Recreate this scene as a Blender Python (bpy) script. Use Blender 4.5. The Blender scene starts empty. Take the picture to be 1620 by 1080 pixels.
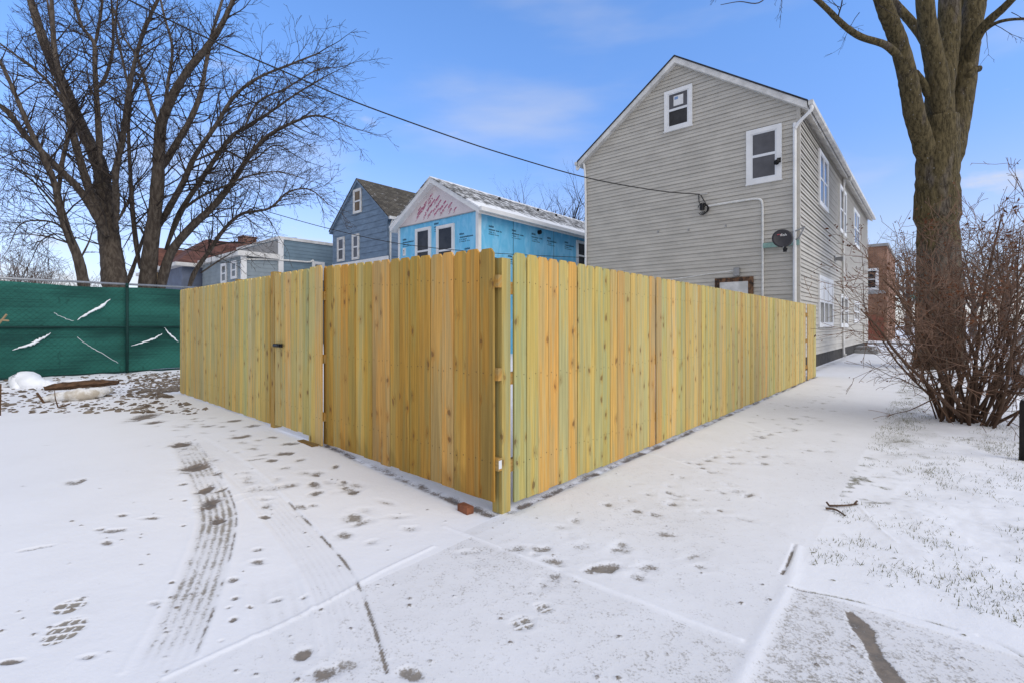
import bpy, math, random
import numpy as np
from mathutils import Vector
random.seed(7); rng = np.random.default_rng(7)
SC = bpy.context.scene; COL = SC.collection
R = math.radians
# ------------------------------------------------------------------ camera, world, sun, exposure
H = 1.35; F = 760.0; CX = 810.0; HY = 514.0          # eye height, focal length / principal column / horizon row of the photo
cd = bpy.data.cameras.new('camera'); cam = bpy.data.objects.new('camera', cd); COL.objects.link(cam)
cam.location = (0, 0, H); cam.rotation_euler = (R(90), 0, 0)
cd.sensor_width = 36; cd.lens = F/1620*36; cd.shift_y = -26/1620; cd.clip_end = 3000; cd.clip_start = .05
SC.camera = cam
SC.view_settings.view_transform = 'Standard'; SC.view_settings.look = 'None'
SC.view_settings.exposure = 0.23; SC.view_settings.gamma = 1
SUN_EL, SUN_AZ = R(38), R(128)                        # azimuth clockwise from +Y: light comes from right and behind
sl = bpy.data.lights.new('sun', 'SUN'); so = bpy.data.objects.new('sun', sl); COL.objects.link(so)
sl.energy = 1.4; sl.angle = R(50); sl.color = (1, .95, .87)
sd = Vector((math.sin(SUN_AZ)*math.cos(SUN_EL), math.cos(SUN_AZ)*math.cos(SUN_EL), math.sin(SUN_EL)))
so.rotation_euler = sd.to_track_quat('Z', 'Y').to_euler()

def nd(nt, typ, ins=None, **props):
    n = nt.nodes.new('ShaderNode'+typ)
    for k, v in props.items(): setattr(n, k, v)
    for k, v in (ins or {}).items():
        if isinstance(v, bpy.types.NodeSocket): nt.links.new(v, n.inputs[k])
        else: n.inputs[k].default_value = v
    return n
def mth(nt, op, a, b=None, c=None, clamp=False):
    ins = {0: a}
    if b is not None: ins[1] = b
    if c is not None: ins[2] = c
    return nd(nt, 'Math', ins, operation=op, use_clamp=clamp).outputs[0]
def mrange(nt, v, a, b, c=0., d=1., smooth=True):
    return nd(nt, 'MapRange', {'Value': v, 'From Min': a, 'From Max': b, 'To Min': c, 'To Max': d},
              interpolation_type='SMOOTHSTEP' if smooth else 'LINEAR').outputs[0]
def mixc(nt, f, a, b):
    n = nd(nt, 'Mix', {}, data_type='RGBA')
    for i, v in ((0, f), (6, a), (7, b)):
        if isinstance(v, bpy.types.NodeSocket): nt.links.new(v, n.inputs[i])
        else: n.inputs[i].default_value = (*v, 1) if i and len(v) == 3 else v
    return n.outputs[2]

W = bpy.data.worlds.new('World'); SC.world = W; W.use_nodes = True
nt = W.node_tree; nt.nodes.clear()
sky = nd(nt, 'TexSky', sky_type='NISHITA', sun_disc=False, sun_elevation=SUN_EL, sun_rotation=SUN_AZ,
         air_density=1.0, dust_density=.4, ozone_density=3.5, altitude=200)
tc = nd(nt, 'TexCoord'); sp = nd(nt, 'SeparateXYZ', {0: tc.outputs['Generated']})
mp = nd(nt, 'Mapping', {0: tc.outputs['Generated'], 'Scale': (1.6, 1.6, 4.2), 'Location': (3.1, .7, .55)})
n1 = nd(nt, 'TexNoise', {'Vector': mp.outputs[0], 'Scale': 2.2, 'Detail': 7, 'Roughness': .58})
lowc = mrange(nt, sp.outputs[2], .34, .02)            # more cloud towards the horizon
thr = mth(nt, 'SUBTRACT', .66, mth(nt, 'MULTIPLY', lowc, .25))
cl = mth(nt, 'MULTIPLY', mth(nt, 'SUBTRACT', n1.outputs[0], thr), 6.5, clamp=True)
mp2 = nd(nt, 'Mapping', {0: tc.outputs['Generated'], 'Scale': (1.2, 2.0, 5.0), 'Rotation': (0, .35, .5)})
n2 = nd(nt, 'TexNoise', {'Vector': mp2.outputs[0], 'Scale': 1.5, 'Detail': 5, 'Roughness': .5})
ci = mth(nt, 'MULTIPLY', mrange(nt, n2.outputs[0], .45, .78), .42)
cl = mth(nt, 'MAXIMUM', mth(nt, 'MULTIPLY', cl, .85), ci)
cl = mth(nt, 'MAXIMUM', cl, mrange(nt, sp.outputs[2],   .34, -.02, 0., .55))
grad = mixc(nt, mrange(nt, sp.outputs[2], .08, .6), (1.47, 1.47, 1.8), (1.70, 2.12, 2.6))
skyc = nd(nt, 'VectorMath', {0: sky.outputs[0], 1: grad}, operation='MULTIPLY').outputs[0]
back = mth(nt, 'MAXIMUM', mrange(nt, sp.outputs[1], .05, -.35), mrange(nt, sp.outputs[2], .62, .85))   # unseen white cloud added overhead and behind to neutralise the blue ambient
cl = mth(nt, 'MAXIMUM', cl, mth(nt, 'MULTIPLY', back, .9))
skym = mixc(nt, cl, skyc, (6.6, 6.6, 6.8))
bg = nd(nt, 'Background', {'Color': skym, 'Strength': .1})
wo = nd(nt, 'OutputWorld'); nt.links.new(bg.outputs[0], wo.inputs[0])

# ------------------------------------------------------------------ street grid: a runs along the right fence, s along the left fence
P0 = np.array([-.072, 3.43]); A = np.array([.6585, .7526]); B = np.array([-.7526, .6585]); TH = math.atan2(A[1], A[0])
def gw(a, s, z=0.): p = P0 + a*A + s*B; return (p[0], p[1], z)
def solveA(px, s):                       # a of the point on the line s that is seen in column px
    t = (px-CX)/F; q = P0 + s*B
    return (t*q[1]-q[0])/(A[0]-t*A[1])
def solveS(px, a):
    t = (px-CX)/F; q = P0 + a*A
    return (t*q[1]-q[0])/(B[0]-t*B[1])
def zat(py, a, s): return H + (HY-py)/F*gw(a, s)[1]
def ground(px, py, z=0.):
    Y = F*(H-z)/(py-HY); return ((px-CX)/F*Y, Y)
def at(px, py, D): return np.array([(px-CX)/F*D, D, H+(HY-py)/F*D])
def gz_s(s):
    s = np.asarray(s, float); t = np.clip(s/3, 0, 1)
    z = .12*(3*t*t-2*t**3) + .01*np.clip(s-3, 0, 12)
    k = np.clip((-s-3.45)/.06, 0, 1)
    return z - .13*k
def gz(x, y): return gz_s((x-P0[0])*B[0]+(y-P0[1])*B[1])

# ------------------------------------------------------------------ materials
def newmat(name):
    m = bpy.data.materials.new(name); m.use_nodes = True; nt = m.node_tree
    b = nt.nodes['Principled BSDF']; b.inputs['Specular IOR Level'].default_value = .25
    return m, nt, b
def M(name, base, rough=.8, var=.15, scale=6., bump=0., bscale=40., stretch=(1, 1, 1), metal=0., spec=.25, second=None):
    m, nt, b = newmat(name)
    tc = nd(nt, 'TexCoord'); mp = nd(nt, 'Mapping', {0: tc.outputs['Object'], 'Scale': stretch})
    n = nd(nt, 'TexNoise', {'Vector': mp.outputs[0], 'Scale': scale, 'Detail': 6, 'Roughness': .6})
    if second: c = mixc(nt, mrange(nt, n.outputs[0], .38, .64), base, second)
    else:
        f = mrange(nt, n.outputs[0], .3, .7, 1-var, 1+var)
        c = nd(nt, 'VectorMath', {0: base, 'Scale': f}, operation='SCALE').outputs[0]
    nt.links.new(c, b.inputs['Base Color'])
    b.inputs['Roughness'].default_value = rough; b.inputs['Metallic'].default_value = metal; b.inputs['Specular IOR Level'].default_value = spec
    if bump:
        nb = nd(nt, 'TexNoise', {'Vector': mp.outputs[0], 'Scale': bscale, 'Detail': 5})
        bp = nd(nt, 'Bump', {'Height': nb.outputs[0], 'Strength': bump, 'Distance': .02}); nt.links.new(bp.outputs[0], b.inputs['Normal'])
    return m
MAT = {}
def wood_mat():
    m, nt, b = newmat('treated_pine')
    uv = nd(nt, 'UVMap'); sp = nd(nt, 'SeparateXYZ', {0: uv.outputs[0]}); u, v = sp.outputs[0], sp.outputs[1]
    wn = nd(nt, 'TexNoise', {'Vector': nd(nt, 'CombineXYZ', {0: mth(nt, 'MULTIPLY', u, 28.), 1: mth(nt, 'MULTIPLY', v, 14.)}).outputs[0], 'Scale': 1., 'Detail': 2}, noise_dimensions='2D')
    wf = mth(nt, 'MULTIPLY', mth(nt, 'SUBTRACT', wn.outputs[0], .5), .22)
    kv = nd(nt, 'CombineXYZ', {0: mth(nt, 'ADD', mth(nt, 'DIVIDE', u, .13), wf), 1: mth(nt, 'ADD', mth(nt, 'DIVIDE', v, .21), wf)})
    vo = nd(nt, 'TexVoronoi', {'Vector': kv.outputs[0], 'Scale': 1., 'Randomness': 1.}, voronoi_dimensions='2D')
    csep = nd(nt, 'SeparateColor', {0: vo.outputs['Color']})
    pick = mrange(nt, csep.outputs[0], .70, .74)
    size = mrange(nt, csep.outputs[1], 0., 1., .045, .17, False)
    dist = vo.outputs['Distance']
    knot = mth(nt, 'MULTIPLY', mrange(nt, mth(nt, 'DIVIDE', dist, size), 1.0, .55), pick)
    halo = mth(nt, 'MULTIPLY', mrange(nt, dist, .36, .06), pick)
    u2 = mth(nt, 'ADD', u, mth(nt, 'MULTIPLY', halo, .02))
    gv = nd(nt, 'CombineXYZ', {0: mth(nt, 'MULTIPLY', u2, 70.), 1: mth(nt, 'MULTIPLY', v, 1.3)})
    g = nd(nt, 'TexNoise', {'Vector': gv.outputs[0], 'Scale': 1., 'Detail': 5, 'Roughness': .65}, noise_dimensions='2D')
    bv = nd(nt, 'CombineXYZ', {0: mth(nt, 'MULTIPLY', u2, 13.), 1: mth(nt, 'MULTIPLY', v, .7)})
    bn = nd(nt, 'TexNoise', {'Vector': bv.outputs[0], 'Scale': 1., 'Detail': 3, 'Roughness': .55}, noise_dimensions='2D')
    cv = nd(nt, 'CombineXYZ', {0: mth(nt, 'MULTIPLY', u, 9.), 1: mth(nt, 'MULTIPLY', v, 2.6), 2: 3.})
    cn = nd(nt, 'TexNoise', {'Vector': cv.outputs[0], 'Scale': 1., 'Detail': 6, 'Roughness': .65})
    at_ = nd(nt, 'Attribute', attribute_name='tint')
    f = mth(nt, 'MULTIPLY', mrange(nt, g.outputs[0], .28, .72, .80, 1.12), mrange(nt, bn.outputs[0], .3, .7, .86, 1.12))
    c = nd(nt, 'VectorMath', {0: at_.outputs['Color'], 'Scale': f}, operation='SCALE').outputs[0]
    hue = mrange(nt, bn.outputs[0], .43, .56)
    c2 = nd(nt, 'VectorMath', {0: c, 1: (1.03, .86, .62)}, operation='MULTIPLY').outputs[0]
    c = mixc(nt, hue, c, c2)
    grn = nd(nt, 'VectorMath', {0: c, 1: (.62, .80, .85)}, operation='MULTIPLY').outputs[0]
    c = mixc(nt, mth(nt, 'MULTIPLY', mrange(nt, cn.outputs[0], .6, .76), .65), c, grn)
    brn = nd(nt, 'VectorMath', {0: c, 1: (.72, .56, .42)}, operation='MULTIPLY').outputs[0]
    c = mixc(nt, mth(nt, 'MULTIPLY', halo, .5), c, brn)
    c = mixc(nt, mth(nt, 'MULTIPLY', knot, .62), c, (.12, .06, .026))
    nt.links.new(c, b.inputs['Base Color']); b.inputs['Roughness'].default_value = .72; b.inputs['Specular IOR Level'].default_value = .2
    bp = nd(nt, 'Bump', {'Height': g.outputs[0], 'Strength': .12, 'Distance': .01}); nt.links.new(bp.outputs[0], b.inputs['Normal'])
    return m
MAT['wood'] = wood_mat()
def shingle_mat(name, col, snow_lo, snow_hi, eave=None):
    # Object coords: x along ridge, z up the slope
    m, nt, b = newmat(name)
    tc = nd(nt, 'TexCoord'); sp = nd(nt, 'SeparateXYZ', {0: tc.outputs['Object']})
    v = nd(nt, 'CombineXYZ', {0: sp.outputs[0], 1: mth(nt, 'MULTIPLY', sp.outputs[2], 1.7)})
    br = nd(nt, 'TexBrick', {'Vector': v.outputs[0], 'Scale': 1., 'Brick Width': .3, 'Row Height': .16, 'Mortar Size': .012, 'Bias': -.1,
                             'Color1': (*[c*1.35 for c in col], 1), 'Color2': (*[c*.65 for c in col], 1), 'Mortar': (*[c*.3 for c in col], 1)})
    n = nd(nt, 'TexNoise', {'Vector': v.outputs[0], 'Scale': 3.2, 'Detail': 9, 'Roughness': .72})
    cov = n.outputs[0]
    if eave is not None:
        z0, z1 = eave
        cov = mth(nt, 'ADD', cov, mrange(nt, sp.outputs[2], z0+.55, z0+.1, 0., .28))
        cov = mth(nt, 'ADD', cov, mrange(nt, sp.outputs[2], z1-.22, z1, 0., .16))
    # snow catches on the shingle butts: thin horizontal lines
    row = mth(nt, 'FRACT', mth(nt, 'DIVIDE', mth(nt, 'MULTIPLY', sp.outputs[2], 1.7), .16))
    cov = mth(nt, 'ADD', cov, mth(nt, 'MULTIPLY', row, .07))
    f = mrange(nt, cov, snow_lo, snow_hi)
    nt.links.new(mixc(nt, f, br.outputs[0], (.84, .85, .87)), b.inputs['Base Color']); b.inputs['Roughness'].default_value = .9
    bp = nd(nt, 'Bump', {'Height': br.outputs['Fac'], 'Strength': .5, 'Distance': .01}, invert=True); nt.links.new(bp.outputs[0], b.inputs['Normal'])
    return m
def brick_mat(name, c1, c2, mortar, bw=.22, rh=.075):
    m, nt, b = newmat(name)
    tc = nd(nt, 'TexCoord'); sp = nd(nt, 'SeparateXYZ', {0: tc.outputs['Object']})
    v = nd(nt, 'CombineXYZ', {0: mth(nt, 'ADD', sp.outputs[0], sp.outputs[1]), 1: sp.outputs[2]})
    br = nd(nt, 'TexBrick', {'Vector': v.outputs[0], 'Scale': 1., 'Brick Width': bw, 'Row Height': rh, 'Mortar Size': .008, 'Color1': (*c1, 1), 'Color2': (*c2, 1), 'Mortar': (*mortar, 1)})
    n = nd(nt, 'TexNoise', {'Vector': v.outputs[0], 'Scale': 1.1, 'Detail': 5})
    c = nd(nt, 'VectorMath', {0: br.outputs[0], 'Scale': mrange(nt, n.outputs[0], .3, .7, .7, 1.2)}, operation='SCALE').outputs[0]
    nt.links.new(c, b.inputs['Base Color']); b.inputs['Roughness'].default_value = .9
    return m
def snow_ground_mat():
    m, nt, b = newmat('snow_over_paving')
    tc = nd(nt, 'TexCoord'); P = tc.outputs['Object']
    a1 = nd(nt, 'Attribute', attribute_name='bare').outputs['Fac']
    a2 = nd(nt, 'Attribute', attribute_name='soil').outputs['Fac']
    n1 = nd(nt, 'TexNoise', {'Vector': P, 'Scale': 75., 'Detail': 4, 'Roughness': .7}).outputs[0]
    n2 = nd(nt, 'TexNoise', {'Vector': P, 'Scale': 14., 'Detail': 7, 'Roughness': .68}).outputs[0]
    n3 = nd(nt, 'TexNoise', {'Vector': P, 'Scale': 2.2, 'Detail': 5, 'Roughness': .6}).outputs[0]
    x = mth(nt, 'ADD', a1, mth(nt, 'MULTIPLY', mth(nt, 'SUBTRACT', n1, .5), 1.5))
    x = mth(nt, 'ADD', x, mth(nt, 'MULTIPLY', mth(nt, 'SUBTRACT', n2, .5), 1.1))
    f = mrange(nt, x, .34, .98)
    thin = mth(nt, 'MULTIPLY', mrange(nt, mth(nt, 'ADD', a1, mth(nt, 'MULTIPLY', mth(nt, 'SUBTRACT', n3, .5), .5)), -.05, .75), .22)
    f = mth(nt, 'MAXIMUM', mth(nt, 'MULTIPLY', f, .92), thin)
    conc = mixc(nt, n2, (.19, .165, .13), (.31, .28, .235))
    soil = mixc(nt, mrange(nt, n2, .35, .65), (.045, .03, .02), (.15, .105, .07))
    under = mixc(nt, mth(nt, 'MINIMUM', a2, 1.), conc, soil)
    under = mixc(nt, mth(nt, 'SUBTRACT', a2, 1., clamp=True), under, mixc(nt, mrange(nt, n1, .35, .65), (.075, .072, .035), (.19, .18, .095)))
    nt.links.new(mixc(nt, f, (.79, .795, .825), under), b.inputs['Base Color'])
    b.inputs['Roughness'].default_value = .75; b.inputs['Specular IOR Level'].default_value = .15
    hh = mth(nt, 'ADD', mth(nt, 'MULTIPLY', n2, .8), mth(nt, 'SUBTRACT', mth(nt, 'MULTIPLY', n1, .25), mth(nt, 'MULTIPLY', f, .7)))
    bp = nd(nt, 'Bump', {'Height': hh, 'Strength': .45, 'Distance': .012}); nt.links.new(bp.outputs[0], b.inputs['Normal'])
    return m
MAT['snowground'] = snow_ground_mat()
MAT['snow'] = M('snow_lump', (.84, .85, .88), .8, .05, 5, .5, 18)
MAT['dirtysnow'] = M('dirty_snow', (.82, .82, .82), .85, .2, 6, .5, 22, second=(.50, .45, .38))
MAT['grey_siding'] = M('grey_siding', (.49, .462, .41), .65, .09, 1.2, .06, 60, (1, 1, 2))
MAT['white'] = M('white_trim', (.74, .74, .74), .5, .06, 2)
MAT['white_dirty'] = M('white_trim_weathered', (.62, .61, .59), .6, .18, 3)
MAT['sash'] = M('white_sash', (.70, .71, .73), .4, .04, 2)
def glass_mat(name, base):
    m = M(name, base, .12, .45, 1.8, spec=.22); return m
MAT['glass'] = glass_mat('dark_glass', (.03, .03, .033))
MAT['screen'] = M('insect_screen_glass', (.075, .075, .085), .3, .2, 2.5, spec=.4)
MAT['dark_roof'] = shingle_mat('charcoal_shingles', (.035, .035, .04), .7, .9)
MAT['old_roof'] = shingle_mat('brown_shingles_thin_snow', (.085, .075, .06), .62, .80)
MAT['foundation'] = M('dark_foundation', (.06, .055, .05), .9, .3, 4, .4, 20)
MAT['conduit'] = M('pale_conduit', (.70, .69, .66), .45, .12, 6)
MAT['grey_metal'] = M('grey_metal', (.30, .30, .30), .45, .12, 8, metal=.3)
MAT['galv'] = M('galvanised_pipe', (.36, .37, .38), .42, .15, 9, metal=.6)
MAT['black'] = M('black_plastic', (.012, .012, .013), .5, .2, 8)
MAT['cable'] = M('black_cable', (.018, .017, .018), .6, .2, 8)
MAT['dish'] = M('charcoal_dish', (.028, .027, .034), .45, .15, 5)
MAT['dish_red'] = M('faded_red_print', (.35, .05, .07), .5, .2, 8)
MAT['dish_white'] = M('white_print', (.6, .6, .6), .5, .1, 8)
MAT['mint'] = M('mint_paint', (.28, .42, .37), .6, .25, 6, second=(.20, .33, .29))
MAT['rot'] = M('rotten_brown_wood', (.10, .055, .03), .9, .5, 7, .5, 30, (1, 1, 4))
MAT['rust_frame'] = M('bare_door_frame', (.035, .025, .02), .85, .5, 9, .4, 30, second=(.19, .10, .055))
MAT['blue_wrap'] = None
MAT['pink_board'] = M('pale_pink_foam_board', (.70, .635, .64), .6, .05, 2)
MAT['pink_ink'] = M('magenta_ink', (.45, .10, .20), .6, .15, 4)
MAT['blue_ink'] = M('dark_blue_ink', (.03, .10, .17), .6, .2, 4)
MAT['old_blue'] = M('weathered_blue_siding', (.16, .225, .31), .7, .16, 1.6, .1, 40, (1, 1, 3))
MAT['flat_blue'] = M('dull_blue_siding', (.165, .235, .29), .7, .10, 1.5)
MAT['pale_blue'] = M('grey_blue_siding', (.25, .295, .325), .7, .10, 1.5)
MAT['violet_blue'] = M('violet_blue_wall', (.13, .155, .215), .75, .12, 2)
MAT['grey_parapet'] = M('grey_parapet', (.30, .295, .29), .85, .14, 2)
MAT['red_tile'] = brick_mat('red_brown_shingles', (.155, .068, .048), (.105, .048, .036), (.08, .035, .03), .35, .14)
MAT['chimney'] = brick_mat('red_chimney_brick', (.22, .09, .055), (.15, .06, .04), (.25, .22, .2))
MAT['brick'] = brick_mat('tan_red_brick', (.30, .145, .08), (.21, .095, .055), (.28, .23, .19))
MAT['redwood'] = M('red_painted_boards', (.22, .075, .05), .8, .2, 4, 0, 40, (8, 8, .5))
MAT['tan'] = M('tan_porch_wood', (.36, .26, .15), .8, .2, 4)
MAT['boarded'] = M('plywood_board', (.16, .12, .085), .85, .2, 5, 0, 40, (1, 1, .3))
MAT['bark'] = M('grey_brown_bark', (.062, .048, .038), .95, .45, 5, .9, 14, (3, 3, .7), second=(.13, .105, .083))
MAT['twig'] = M('dark_twigs', (.050, .038, .031), .9, .3, 4)
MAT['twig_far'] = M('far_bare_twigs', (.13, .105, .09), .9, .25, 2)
MAT['scrub'] = M('brown_scrub', (.145, .095, .068), .9, .35, 2)
MAT['shrubbark'] = M('shrub_stems', (.075, .045, .031), .9, .45, 7, .5, 30, (2, 2, .5), second=(.12, .075, .05))
MAT['shrubtwig'] = M('red_brown_twigs', (.175, .105, .072), .9, .35, 2)
MAT['leaf'] = M('dry_brown_leaves', (.17, .065, .028), .8, .5, 6, second=(.09, .04, .022))
MAT['grass'] = M('winter_grass', (.12, .125, .055), .8, .3, 3, second=(.20, .185, .10))
MAT['stone'] = M('rubble_stone', (.20, .165, .13), .9, .4, 5, .5, 25, second=(.10, .075, .055))
MAT['redbrick'] = M('old_red_brick', (.22, .085, .045), .9, .3, 14, .5, 40)
MAT['tarp'] = None
MAT['latch'] = M('black_latch', (.014, .014, .015), .4, .1, 8)
MAT['carpaint'] = M('white_car_paint', (.62, .63, .65), .3, .05, 2, spec=.5)
MAT['tyre'] = M('tyre_rubber', (.02, .02, .021), .85, .2, 10)
MAT['teal'] = M('teal_paint', (.03, .27, .25), .6, .1, 4)
MAT['paper'] = M('window_label_paper', (.7, .7, .7), .7, .05, 4)
MAT['blueprint'] = M('label_blue', (.2, .3, .5), .7, .05, 4)
def tarp_mat():
    m, nt, b = newmat('green_privacy_mesh')
    tc = nd(nt, 'TexCoord'); mp = nd(nt, 'Mapping', {0: tc.outputs['Object'], 'Scale': (.45, .45, 1.3)})
    n = nd(nt, 'TexNoise', {'Vector': mp.outputs[0], 'Scale': 1.3, 'Detail': 4}).outputs[0]
    w = nd(nt, 'TexNoise', {'Vector': nd(nt, 'Mapping', {0: tc.outputs['Object'], 'Scale': (.6, .6, 40)}).outputs[0], 'Scale': 1., 'Detail': 3}).outputs[0]
    d = nd(nt, 'TexNoise', {'Vector': nd(nt, 'Mapping', {0: tc.outputs['Object'], 'Scale': (6, 6, 2)}).outputs[0], 'Scale': 1.6, 'Detail': 5}).outputs[0]
    f = mth(nt, 'ADD', mth(nt, 'MULTIPLY', n, .75), mth(nt, 'MULTIPLY', w, .3))
    c = mixc(nt, mrange(nt, f, .36, .66), (.005, .050, .042), (.022, .140, .110))
    c = mixc(nt, mth(nt, 'MULTIPLY', mrange(nt, d, .63, .72), .55), c, (.006, .045, .038))
    nt.links.new(c, b.inputs['Base Color']); b.inputs['Roughness'].default_value = .7
    return m
MAT['tarp'] = tarp_mat()
MAT['tarpdark'] = M('dark_green_binding', (.006, .035, .03), .7, .2, 6)
def wrap_mat():
    m, nt, b = newmat('blue_house_wrap')
    tc = nd(nt, 'TexCoord')
    n = nd(nt, 'TexNoise', {'Vector': nd(nt, 'Mapping', {0: tc.outputs['Object'], 'Rotation': (.3, .6, .4), 'Scale': (2.2, 2.2, .8)}).outputs[0], 'Scale': 1.7, 'Detail': 4, 'Distortion': .6}).outputs[0]
    c = mixc(nt, mrange(nt, n, .4, .66), (.15, .51, .78), (.25, .60, .86))
    nt.links.new(c, b.inputs['Base Color']); b.inputs['Roughness'].default_value = .5
    bp = nd(nt, 'Bump', {'Height': n, 'Strength': .7, 'Distance': .06}); nt.links.new(bp.outputs[0], b.inputs['Normal'])
    return m
MAT['blue_wrap'] = wrap_mat()
def moss_bark():
    m, nt, b = newmat('mossy_bark')
    tc = nd(nt, 'TexCoord'); mp = nd(nt, 'Mapping', {0: tc.outputs['Object'], 'Scale': (7, 7, 1.6)})
    n = nd(nt, 'TexNoise', {'Vector': mp.outputs[0], 'Scale': 2.2, 'Detail': 9, 'Roughness': .75}).outputs[0]
    big = nd(nt, 'TexNoise', {'Vector': nd(nt, 'Mapping', {0: tc.outputs['Object'], 'Scale': (1.4, 1.4, .5)}).outputs[0], 'Scale': 1.6, 'Detail': 4}).outputs[0]
    sz = nd(nt, 'SeparateXYZ', {0: tc.outputs['Object']}).outputs[2]
    mossf = mth(nt, 'MULTIPLY', mrange(nt, mth(nt, 'ADD', big, mrange(nt, sz, 2.5, 6.5, -.12, .16, False)), .44, .62), .75)
    barkc = mixc(nt, mrange(nt, n, .35, .65), (.040, .031, .025), (.20, .168, .135))
    mossc = mixc(nt, mrange(nt, n, .35, .65), (.045, .035, .013), (.185, .14, .052))
    c = mixc(nt, mossf, barkc, mossc)
    fl = nd(nt, 'TexNoise', {'Vector': nd(nt, 'Mapping', {0: tc.outputs['Object'], 'Scale': (9, 9, 4)}).outputs[0], 'Scale': 3., 'Detail': 3}).outputs[0]
    c = mixc(nt, mth(nt, 'MULTIPLY', mrange(nt, fl, .68, .74), .6), c, (.5, .5, .5))
    nt.links.new(c, b.inputs['Base Color']); b.inputs['Roughness'].default_value = .95
    bp = nd(nt, 'Bump', {'Height': n, 'Strength': 1., 'Distance': .10}); nt.links.new(bp.outputs[0], b.inputs['Normal'])
    return m
MAT['mossbark'] = moss_bark()

# ------------------------------------------------------------------ mesh building and object bookkeeping
class MB:
    def __init__(self): self.v = []; self.f = []; self.t = {}; self.uv = {}
    def add(self, vs, fs, tint=None, uv=None):
        o = len(self.v); self.v += [tuple(p) for p in vs]; self.f += [tuple(i+o for i in f) for f in fs]
        if tint is not None:
            for i in range(len(vs)): self.t[o+i] = tint[i] if isinstance(tint, list) else tint
        if uv is not None:
            for i in range(len(vs)): self.uv[o+i] = uv[i]
        return self
    def box(self, x0, x1, y0, y1, z0, z1, **k):
        v = [(x0,y0,z0),(x1,y0,z0),(x1,y1,z0),(x0,y1,z0),(x0,y0,z1),(x1,y0,z1),(x1,y1,z1),(x0,y1,z1)]
        return self.add(v, [(3,2,1,0),(4,5,6,7),(0,1,5,4),(1,2,6,5),(2,3,7,6),(3,0,4,7)], **k)
    def prism(self, poly, axis, c0, c1):                 # poly of (p,q); axis 0: extruded in x (poly = y,z); axis 1: in y (poly = x,z); 2: in z
        n = len(poly)
        def mk(p, c): return (c, p[0], p[1]) if axis == 0 else (p[0], c, p[1]) if axis == 1 else (p[0], p[1], c)
        v = [mk(p, c0) for p in poly] + [mk(p, c1) for p in poly]
        return self.add(v, [tuple(range(n))[::-1], tuple(range(n, 2*n))] + [(i, (i+1) % n, n+(i+1) % n, n+i) for i in range(n)])
    def tube(self, path, rad, k=8):
        vs, fs = tube_np([np.asarray(path, float)], [np.asarray(rad, float) if np.ndim(rad) else np.full(len(path), float(rad))], k)
        return self.add(vs.tolist(), fs)
def tube_np(paths, rads, k, cap=True):
    V = []; Fs = []; o = 0; ang = np.arange(k)*2*np.pi/k
    for p, r in zip(paths, rads):
        n = len(p); t = np.gradient(p, axis=0); t /= np.linalg.norm(t, axis=1)[:, None]+1e-9
        m = t.mean(0); ref = np.eye(3)[np.argmin(np.abs(m))]
        u = np.cross(t, ref); u /= np.linalg.norm(u, axis=1)[:, None]+1e-9; w = np.cross(t, u)
        ring = p[:, None, :] + r[:, None, None]*(np.cos(ang)[None, :, None]*u[:, None, :]+np.sin(ang)[None, :, None]*w[:, None, :])
        V.append(ring.reshape(-1, 3))
        for i in range(n-1):
            b = o+i*k
            for j in range(k):
                j2 = (j+1) % k; Fs.append((b+j, b+j2, b+k+j2, b+k+j))
        if cap and k > 3: Fs.append(tuple(o+j for j in range(k))[::-1]); Fs.append(tuple(o+(n-1)*k+j for j in range(k)))
        o += n*k
    return np.concatenate(V), Fs
def curvy(pts, n=8):                                     # Catmull-Rom
    P = np.asarray(pts, float); P = np.vstack([2*P[0]-P[1], P, 2*P[-1]-P[-2]]); out = []
    for i in range(1, len(P)-2):
        for t in np.linspace(0, 1, n, endpoint=False):
            out.append(.5*((2*P[i])+(-P[i-1]+P[i+1])*t+(2*P[i-1]-5*P[i]+4*P[i+1]-P[i+2])*t*t+(-P[i-1]+3*P[i]-3*P[i+1]+P[i+2])*t**3))
    out.append(P[-2]); return np.array(out)

ORG = {}
def props(o, label=None, cat=None, group=None, kind=None):
    for k, v in (('label', label), ('category', cat), ('group', group), ('kind', kind)):
        if v: o[k] = v
def place(o, org, grid):
    if grid: o.location = gw(*org); o.rotation_euler = (0, 0, TH)
    else: o.location = org
def thing(name, label, cat, org=(0, 0, 0), group=None, grid=True):
    o = bpy.data.objects.new(name, None); COL.objects.link(o); o.empty_display_size = .2
    place(o, org, grid); ORG[o] = np.array(org, float); props(o, label, cat, group); return o
def mkmesh(name, mb, mat, org, smooth=False):
    me = bpy.data.meshes.new(name)
    vs = np.asarray(mb.v, float) - org
    me.from_pydata(vs.tolist(), [], mb.f)
    if mb.t:
        at_ = me.color_attributes.new('tint', 'FLOAT_COLOR', 'POINT')
        c = np.ones((len(vs), 4), np.float32); c[:, :3] = .4
        for i, t in mb.t.items(): c[i, :3] = t
        at_.data.foreach_set('color', c.ravel())
    if mb.uv:
        ul = me.uv_layers.new(name='UVMap'); li = np.empty(len(me.loops), np.int32); me.loops.foreach_get('vertex_index', li)
        u = np.zeros((len(vs), 2), np.float32)
        for i, t in mb.uv.items(): u[i] = t
        ul.data.foreach_set('uv', u[li].ravel())
    me.materials.append(mat)
    if smooth: me.polygons.foreach_set('use_smooth', np.ones(len(me.polygons), bool))
    me.update(); return me
def part(name, mb, mat, parent, label=None, smooth=False, kind=None):
    org = ORG[parent]
    o = bpy.data.objects.new(name, mkmesh(name, mb, MAT[mat] if isinstance(mat, str) else mat, org, smooth)); COL.objects.link(o)
    o.parent = parent; ORG[o] = org
    if label: o['label'] = label
    if kind: o['kind'] = kind
    return o
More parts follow.
